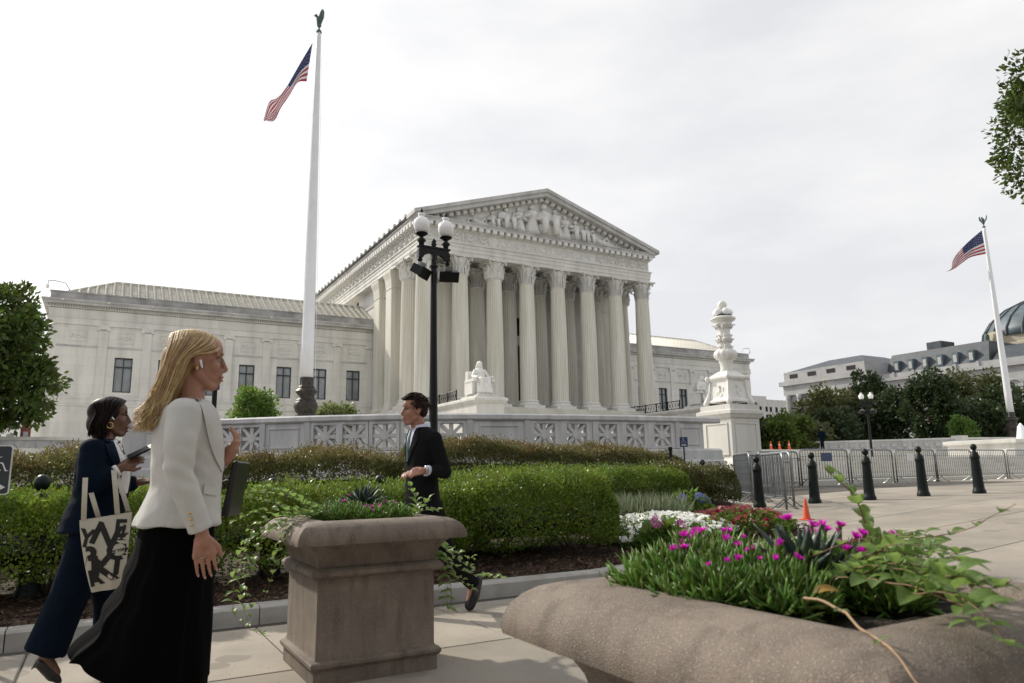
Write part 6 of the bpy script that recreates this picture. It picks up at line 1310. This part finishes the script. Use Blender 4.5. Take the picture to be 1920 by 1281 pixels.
# tote bag with printed letters
tb = thing('tote_bag', 'off white canvas tote with bold black jumbled letters hanging from the woman\'s arm', 'bag', (.06, Yw-.315, .75))
def bag(u, v, s): # u across, v down
    xa = -.145+.012*math.sin(v*3)+.085*v**2; xb = .108-.012*v; z = .195+.035*u-.005-.385*v-.02*u*v; bul = .035*math.sin(PI*u)**.6*math.sin(PI*min(1, v*.92+.1))+.012*math.sin(8*u+3*v)*v*math.sin(PI*u)
    return (xa+(xb-xa)*u, s*(.012+bul), z)
m = MB(); m.grid(lambda u, v: bag(v, u, -1), 16, 16); m.grid(lambda u, v: bag(v, u, 1), 16, 16)
m.rings([[bag(0, i/16, -1) for i in range(17)]+[bag(i/16, 1, -1) for i in range(1, 17)]+[bag(1, 1-i/16, -1) for i in range(1, 17)], [bag(0, i/16, 1) for i in range(17)]+[bag(i/16, 1, 1) for i in range(1, 17)]+[bag(1, 1-i/16, 1) for i in range(1, 17)]], False, closed=False)
m.build('bag', 'canvas', tb, smooth=True)
bb = MB(); bb.grid(lambda u, v: bag(v, u, -1), 30, 30); bbm = bb.mesh('tmp'); bbv = bvh_of(bbm); bpy.data.meshes.remove(bbm)
def letter(ch, x, z, size, rot, sx=1.0):
    me = text_mesh(ch, size, 0.0, 'letter', size*.035); me.transform(Matrix.Translation((x, -.3, z)) @ Matrix.Rotation(rot, 4, 'Y') @ Matrix.Scale(sx, 4, (1,0,0)) @ Matrix.Rotation(PI/2, 4, 'X'))
    import bmesh as bm_; B = bm_.new(); B.from_mesh(me); bm_.ops.triangulate(B, faces=B.faces); bm_.ops.subdivide_edges(B, edges=[e for e in B.edges if e.calc_length() > .02], cuts=2)
    bad = []
    for v in B.verts:
        hh = bbv.ray_cast(Vector((v.co.x, -1, v.co.z)), Vector((0,1,0)))
        if hh[0] is not None: v.co = hh[0]+Vector((0,-.0025,0))
        else: bad.append(v)
    bm_.ops.delete(B, geom=bad, context='VERTS'); B.to_mesh(me); B.free(); me.materials.append(MT['ink']); link('letter', me, tb)
for a in (('N',-.015,.10,.16,.35,1.1),('E',.055,.135,.13,.05,.9),('W',.095,.10,.10,.5,.9),('Y',-.105,.09,.13,.15,.8),('O',.055,.02,.15,.1,1.0),('R',-.075,-.015,.17,-.3,1.0),('K',-.012,-.075,.19,-.12,1.0),('E',.072,-.075,.17,.05,.95),('R',-.045,-.12,.12,-.25,.9)): letter(*a)
letter('NEW YORKER', .058, .022, .021, -.12, .9)
for (xa, za, xb, zb, yy) in ((-.125,.19,-.135,.42,-.02),(-.055,.20,-.128,.415,.02),(.035,.218,.0,.46,-.02),(.090,.228,.012,.455,.02)):
    m = MB(); y2 = .0 if yy < 0 else .12; n = 10
    m.grid(lambda u, v: (xa+(xb-xa)*u+(v-.5)*.026, yy+(y2-yy)*u**2-.035*math.sin(PI*u), za+(zb-za)*u), n, 1); m.grid(lambda u, v: (xa+(xb-xa)*u+(v-.5)*.026, yy+(y2-yy)*u**2-.035*math.sin(PI*u)+.003, za+(zb-za)*u), n, 1); m.build('strap', 'canvas', tb, smooth=True)
# ---- man in dark suit
Ym = 5.9; P = Person('person', 'man in dark suit and tie, walking left behind the middle planter', (2.42, Ym, 0))
b = MB(); HC = (2.352, Ym, 1.708); T = head_pieces(b, HC, -1, 1.08, 0)
cap(b, T((-.022,0,-.07)), .060, (2.40,Ym,1.50), .066); torso(b, [(1.54,2.41,Ym,.06,.07),(1.48,2.43,Ym,.09,.17),(1.3,2.43,Ym,.11,.17),(1.0,2.44,Ym,.11,.15),(.85,2.45,Ym,.12,.15)])
S_, E1, W1 = (2.455,Ym-.20,1.46), (2.535,Ym-.235,1.175), (2.36,Ym-.26,1.19); cap(b, S_, .05, E1, .042); cap(b, E1, .04, W1, .03); hand(b, (2.345,Ym-.26,1.19), (-1,.15,-.12), (-.1,-.75,.65), spread=.02, L_=.075, curl=.6, thumb=-1, r=.0098, palm=.075)
S2_, E2, W2 = (2.43,Ym+.2,1.46), (2.50,Ym+.23,1.18), (2.34,Ym+.02,1.17); cap(b, S2_, .05, E2, .042); cap(b, E2, .04, W2, .03); hand(b, (2.325,Ym-.0,1.17), (-.8,-.7,.0), (-.3,0,1), spread=.02, L_=.075, curl=.6, thumb=1, r=.0098, palm=.075)
cap(b, (2.47,Ym-.1,.88), .095, (2.62,Ym-.1,.47), .06); cap(b, (2.62,Ym-.1,.47), .058, (2.86,Ym-.1,.235), .04); cap(b, (2.87,Ym-.1,.21), .04, (2.83,Ym-.1,.08), .036)
cap(b, (2.44,Ym+.1,.88), .095, (2.34,Ym+.1,.48), .06); cap(b, (2.34,Ym+.1,.48), .058, (2.25,Ym+.1,.12), .04); cap(b, (2.25,Ym+.1,.07), .04, (2.12,Ym+.1,.045), .036)
P.put('body', remesh(b, .006, 3, 'body'), 'skin_light'); face(P, T, 1.08, -1, 'hair_brown', 'lip_light')
j = MB(); torso(j, [(1.565,2.415,Ym,.072,.080),(1.545,2.425,Ym,.095,.14),(1.52,2.43,Ym,.108,.185),(1.47,2.435,Ym,.125,.208),(1.38,2.43,Ym,.135,.210),(1.25,2.425,Ym,.132,.192),(1.12,2.425,Ym,.128,.185),(.98,2.43,Ym,.134,.192),(.80,2.435,Ym,.140,.20)])
cap(j, (2.455,Ym-.18,1.455), .074, E1, .060); j.tube([(2.55,Ym-.234,1.17), E1, (2.46,Ym-.245,1.182), (2.385,Ym-.257,1.19)], [.058,.060,.055,.051], 18); cap(j, S2_, .076, E2, .062); cap(j, E2, .062, (2.37,Ym+.06,1.175), .05)
jm = remesh(j, .0095, 3, 'suit_jacket')
wrinkle(jm, lambda c: .004*noise.noise(Vector((c.x*9, c.y*9, c.z*17)))+.002*noise.noise(c*28))
bv = bvh_of(jm); P.put('suit_jacket', jm, 'cloth_suit'); dM = (.88, .47, 0)
fr = lambda y, z: (2.3, Ym+y, z)
sh = drape(bv, between([fr(-.085,1.575),fr(-.065,1.45),fr(-.03,1.34),fr(.0,1.26)], [fr(.07,1.575),fr(.055,1.45),fr(.03,1.34),fr(.004,1.26)]), 16, 8, (1,0,0), .004); P.mb('shirt_front', sh, 'cloth_shirt')
ti = drape(bv, between([fr(-.022,1.545),fr(-.017,1.51),fr(-.027,1.40),fr(-.02,1.27)], [fr(.020,1.545),fr(.016,1.51),fr(.024,1.40),fr(.016,1.27)]), 16, 5, (1,0,0), .010, thick=.006); P.mb('tie', ti, 'cloth_tie')
for s in (-1, 1): lp_ = drape(bv, between([fr(s*.085,1.575),fr(s*.066,1.45),fr(s*.03,1.34),fr(0,1.26)], [fr(s*.125,1.555),fr(s*.135,1.44),fr(s*.09,1.36),fr(s*.015,1.255)]), 16, 6, (1,0,0), .009, thick=.007); P.mb('lapel', lp_, 'cloth_suit')
q = MB(); cols = []
for i in range(25): a = 2*PI*i/24; cols.append(a)
q.rings([[(2.413+(.074+o)*math.cos(a)*1.0, Ym+(.078+o)*math.sin(a), z+.022*max(0, math.cos(a))-.016*max(0,-math.cos(a))) for a in cols[:-1]] for (o, z) in ((.010,1.548),(.006,1.588),(-.004,1.592),(-.006,1.548))], False); P.mb('shirt_collar', q, 'cloth_shirt')
for w_, d_ in (((2.378,Ym-.2575,1.19), (-1,-.05,.0)),): q = MB(); q.lathe([(.040,-.014),(.041,.014)], n=16); me = q.mesh('c', True); me.transform(Matrix.Translation(w_) @ Vector(d_).to_track_quat('Z','Y').to_matrix().to_4x4()); P.put('shirt_cuff', me, 'cloth_shirt')
q = MB(); q.lathe([(.036,-.009),(.039,-.006),(.039,.006),(.036,.009)], n=18); q.box(-.012,.012,-.046,-.034,-.016,.016); me = q.mesh('w', False); me.transform(Matrix.Translation((2.352,Ym-.26,1.19)) @ Vector((-1,0,0)).to_track_quat('Z','Y').to_matrix().to_4x4()); P.put('watch', me, 'watch')
tr_ = MB(); cap(tr_, (2.46,Ym-.095,.88), .118, (2.62,Ym-.1,.48), .080); cap(tr_, (2.62,Ym-.1,.48), .080, (2.85,Ym-.1,.245), .070); cap(tr_, (2.44,Ym+.095,.88), .118, (2.34,Ym+.1,.48), .080); cap(tr_, (2.34,Ym+.1,.48), .078, (2.255,Ym+.1,.14), .066)
tm_ = remesh(tr_, .011, 4, 'trousers')
wrinkle(tm_, lambda c: .006*noise.noise(Vector((c.x*8, c.y*8, c.z*8))))
P.put('trousers', tm_, 'cloth_suit')
q = MB(); cap(q, (2.90,Ym-.1,.25), .050, (2.868,Ym-.1,.13), .054); cap(q, (2.868,Ym-.1,.13), .054, (2.83,Ym-.1,.05), .046); P.put('shoe', remesh(q, .007, 2, 'shoe'), 'leather')
q = MB(); cap(q, (2.28,Ym+.1,.058), .052, (2.17,Ym+.1,.055), .052); cap(q, (2.17,Ym+.1,.055), .052, (2.08,Ym+.1,.045), .042); P.put('shoe', remesh(q, .007, 2, 'shoe'), 'leather')
h = MB(); ell(h, T((-.026,0,.046)), (.101,.083,.087)); ell(h, T((-.055,0,.0)), (.062,.078,.066)); ell(h, T((.055,0,.095)), (.045,.055,.022)); 
for s in (-1, 1): cap(h, T((.005,s*.069,.035)), .014, T((.005,s*.070,.0)), .009)
P.put('hair_mass', remesh(h, .008, 3, 'hair_mass'), 'hair_brown')
q = MB(); R_ = random.Random(4)
for i in range(420):
    a = R_.uniform(-PI*.5, PI*.5); r = R_.uniform(-.12, 1); p = Vector((-.028+.094*math.cos(math.acos(max(-1,min(1,r))))*0, 0, 0))
    th = R_.uniform(0, 2*PI); zc = R_.uniform(-.25, 1); rr = math.sqrt(max(0, 1-zc*zc)); d = Vector((rr*math.cos(th)*.099, rr*math.sin(th)*.082, zc*.086)); c = Vector((-.026,0,.046))+d
    if c.x > .045 and c.z < .075: continue
    e = c+Vector((.028 if c.z > .06 else -.012, R_.uniform(-.01,.01), .012 if c.z > .07 else -.022))+d.normalized()*.008
    strand(q, [T(c), T(c.lerp(e, .5)+d.normalized()*.006), T(e)], .0032, 5)
for i in range(70):
    y_ = R_.uniform(-.05,.05); strand(q, [T((.02,y_,.115)), T((.06,y_,.122)), T((.098+R_.uniform(-.01,.008),y_*1.05,.095+R_.uniform(-.006,.01)))], .0036, 6)
P.mb('hair_strands', q, 'hair_brown')
# ---- distant officer
of = thing('person', 'distant officer in dark uniform standing on the plaza by the white wall', 'person', (50.4, 38.5, 2.62))
m = MB(); torso(m, [(1.5,0,0,.07,.12),(1.42,0,0,.13,.23),(1.2,0,0,.15,.22),(1.0,0,0,.15,.2),(.85,0,0,.15,.2)], 14)
for s in (-1, 1): cap(m, (0,s*.1,.9), .11, (s*.06,s*.11,.48), .085, 10, 3); cap(m, (s*.06,s*.11,.48), .08, (s*.02,s*.12,.08), .06, 10, 3); cap(m, (-.02,s*.12,.05), .05, (.12,s*.13,.05), .045, 10, 3); cap(m, (0,s*.24,1.38), .07, (.02,s*.3,1.1), .06, 10, 3); cap(m, (.02,s*.3,1.1), .055, (.14,s*.2,.98), .045, 10, 3)
me = remesh(m, .02, 3, 'uniform'); me.materials.append(MT['cloth_navy']); link('uniform', me, of)
m = MB(); ell(m, (.01,0,1.68), (.1,.085,.13)); cap(m, (0,0,1.58), .06, (0,0,1.48), .06); me = remesh(m, .02, 2, 'head'); me.materials.append(MT['skin_dark']); link('head', me, of)
m = MB(); m.lathe([(.12,1.74),(.125,1.79),(.08,1.82)], n=12); m.build('cap', 'cloth_black', of)
bpy.data.scenes.remove(TMP)
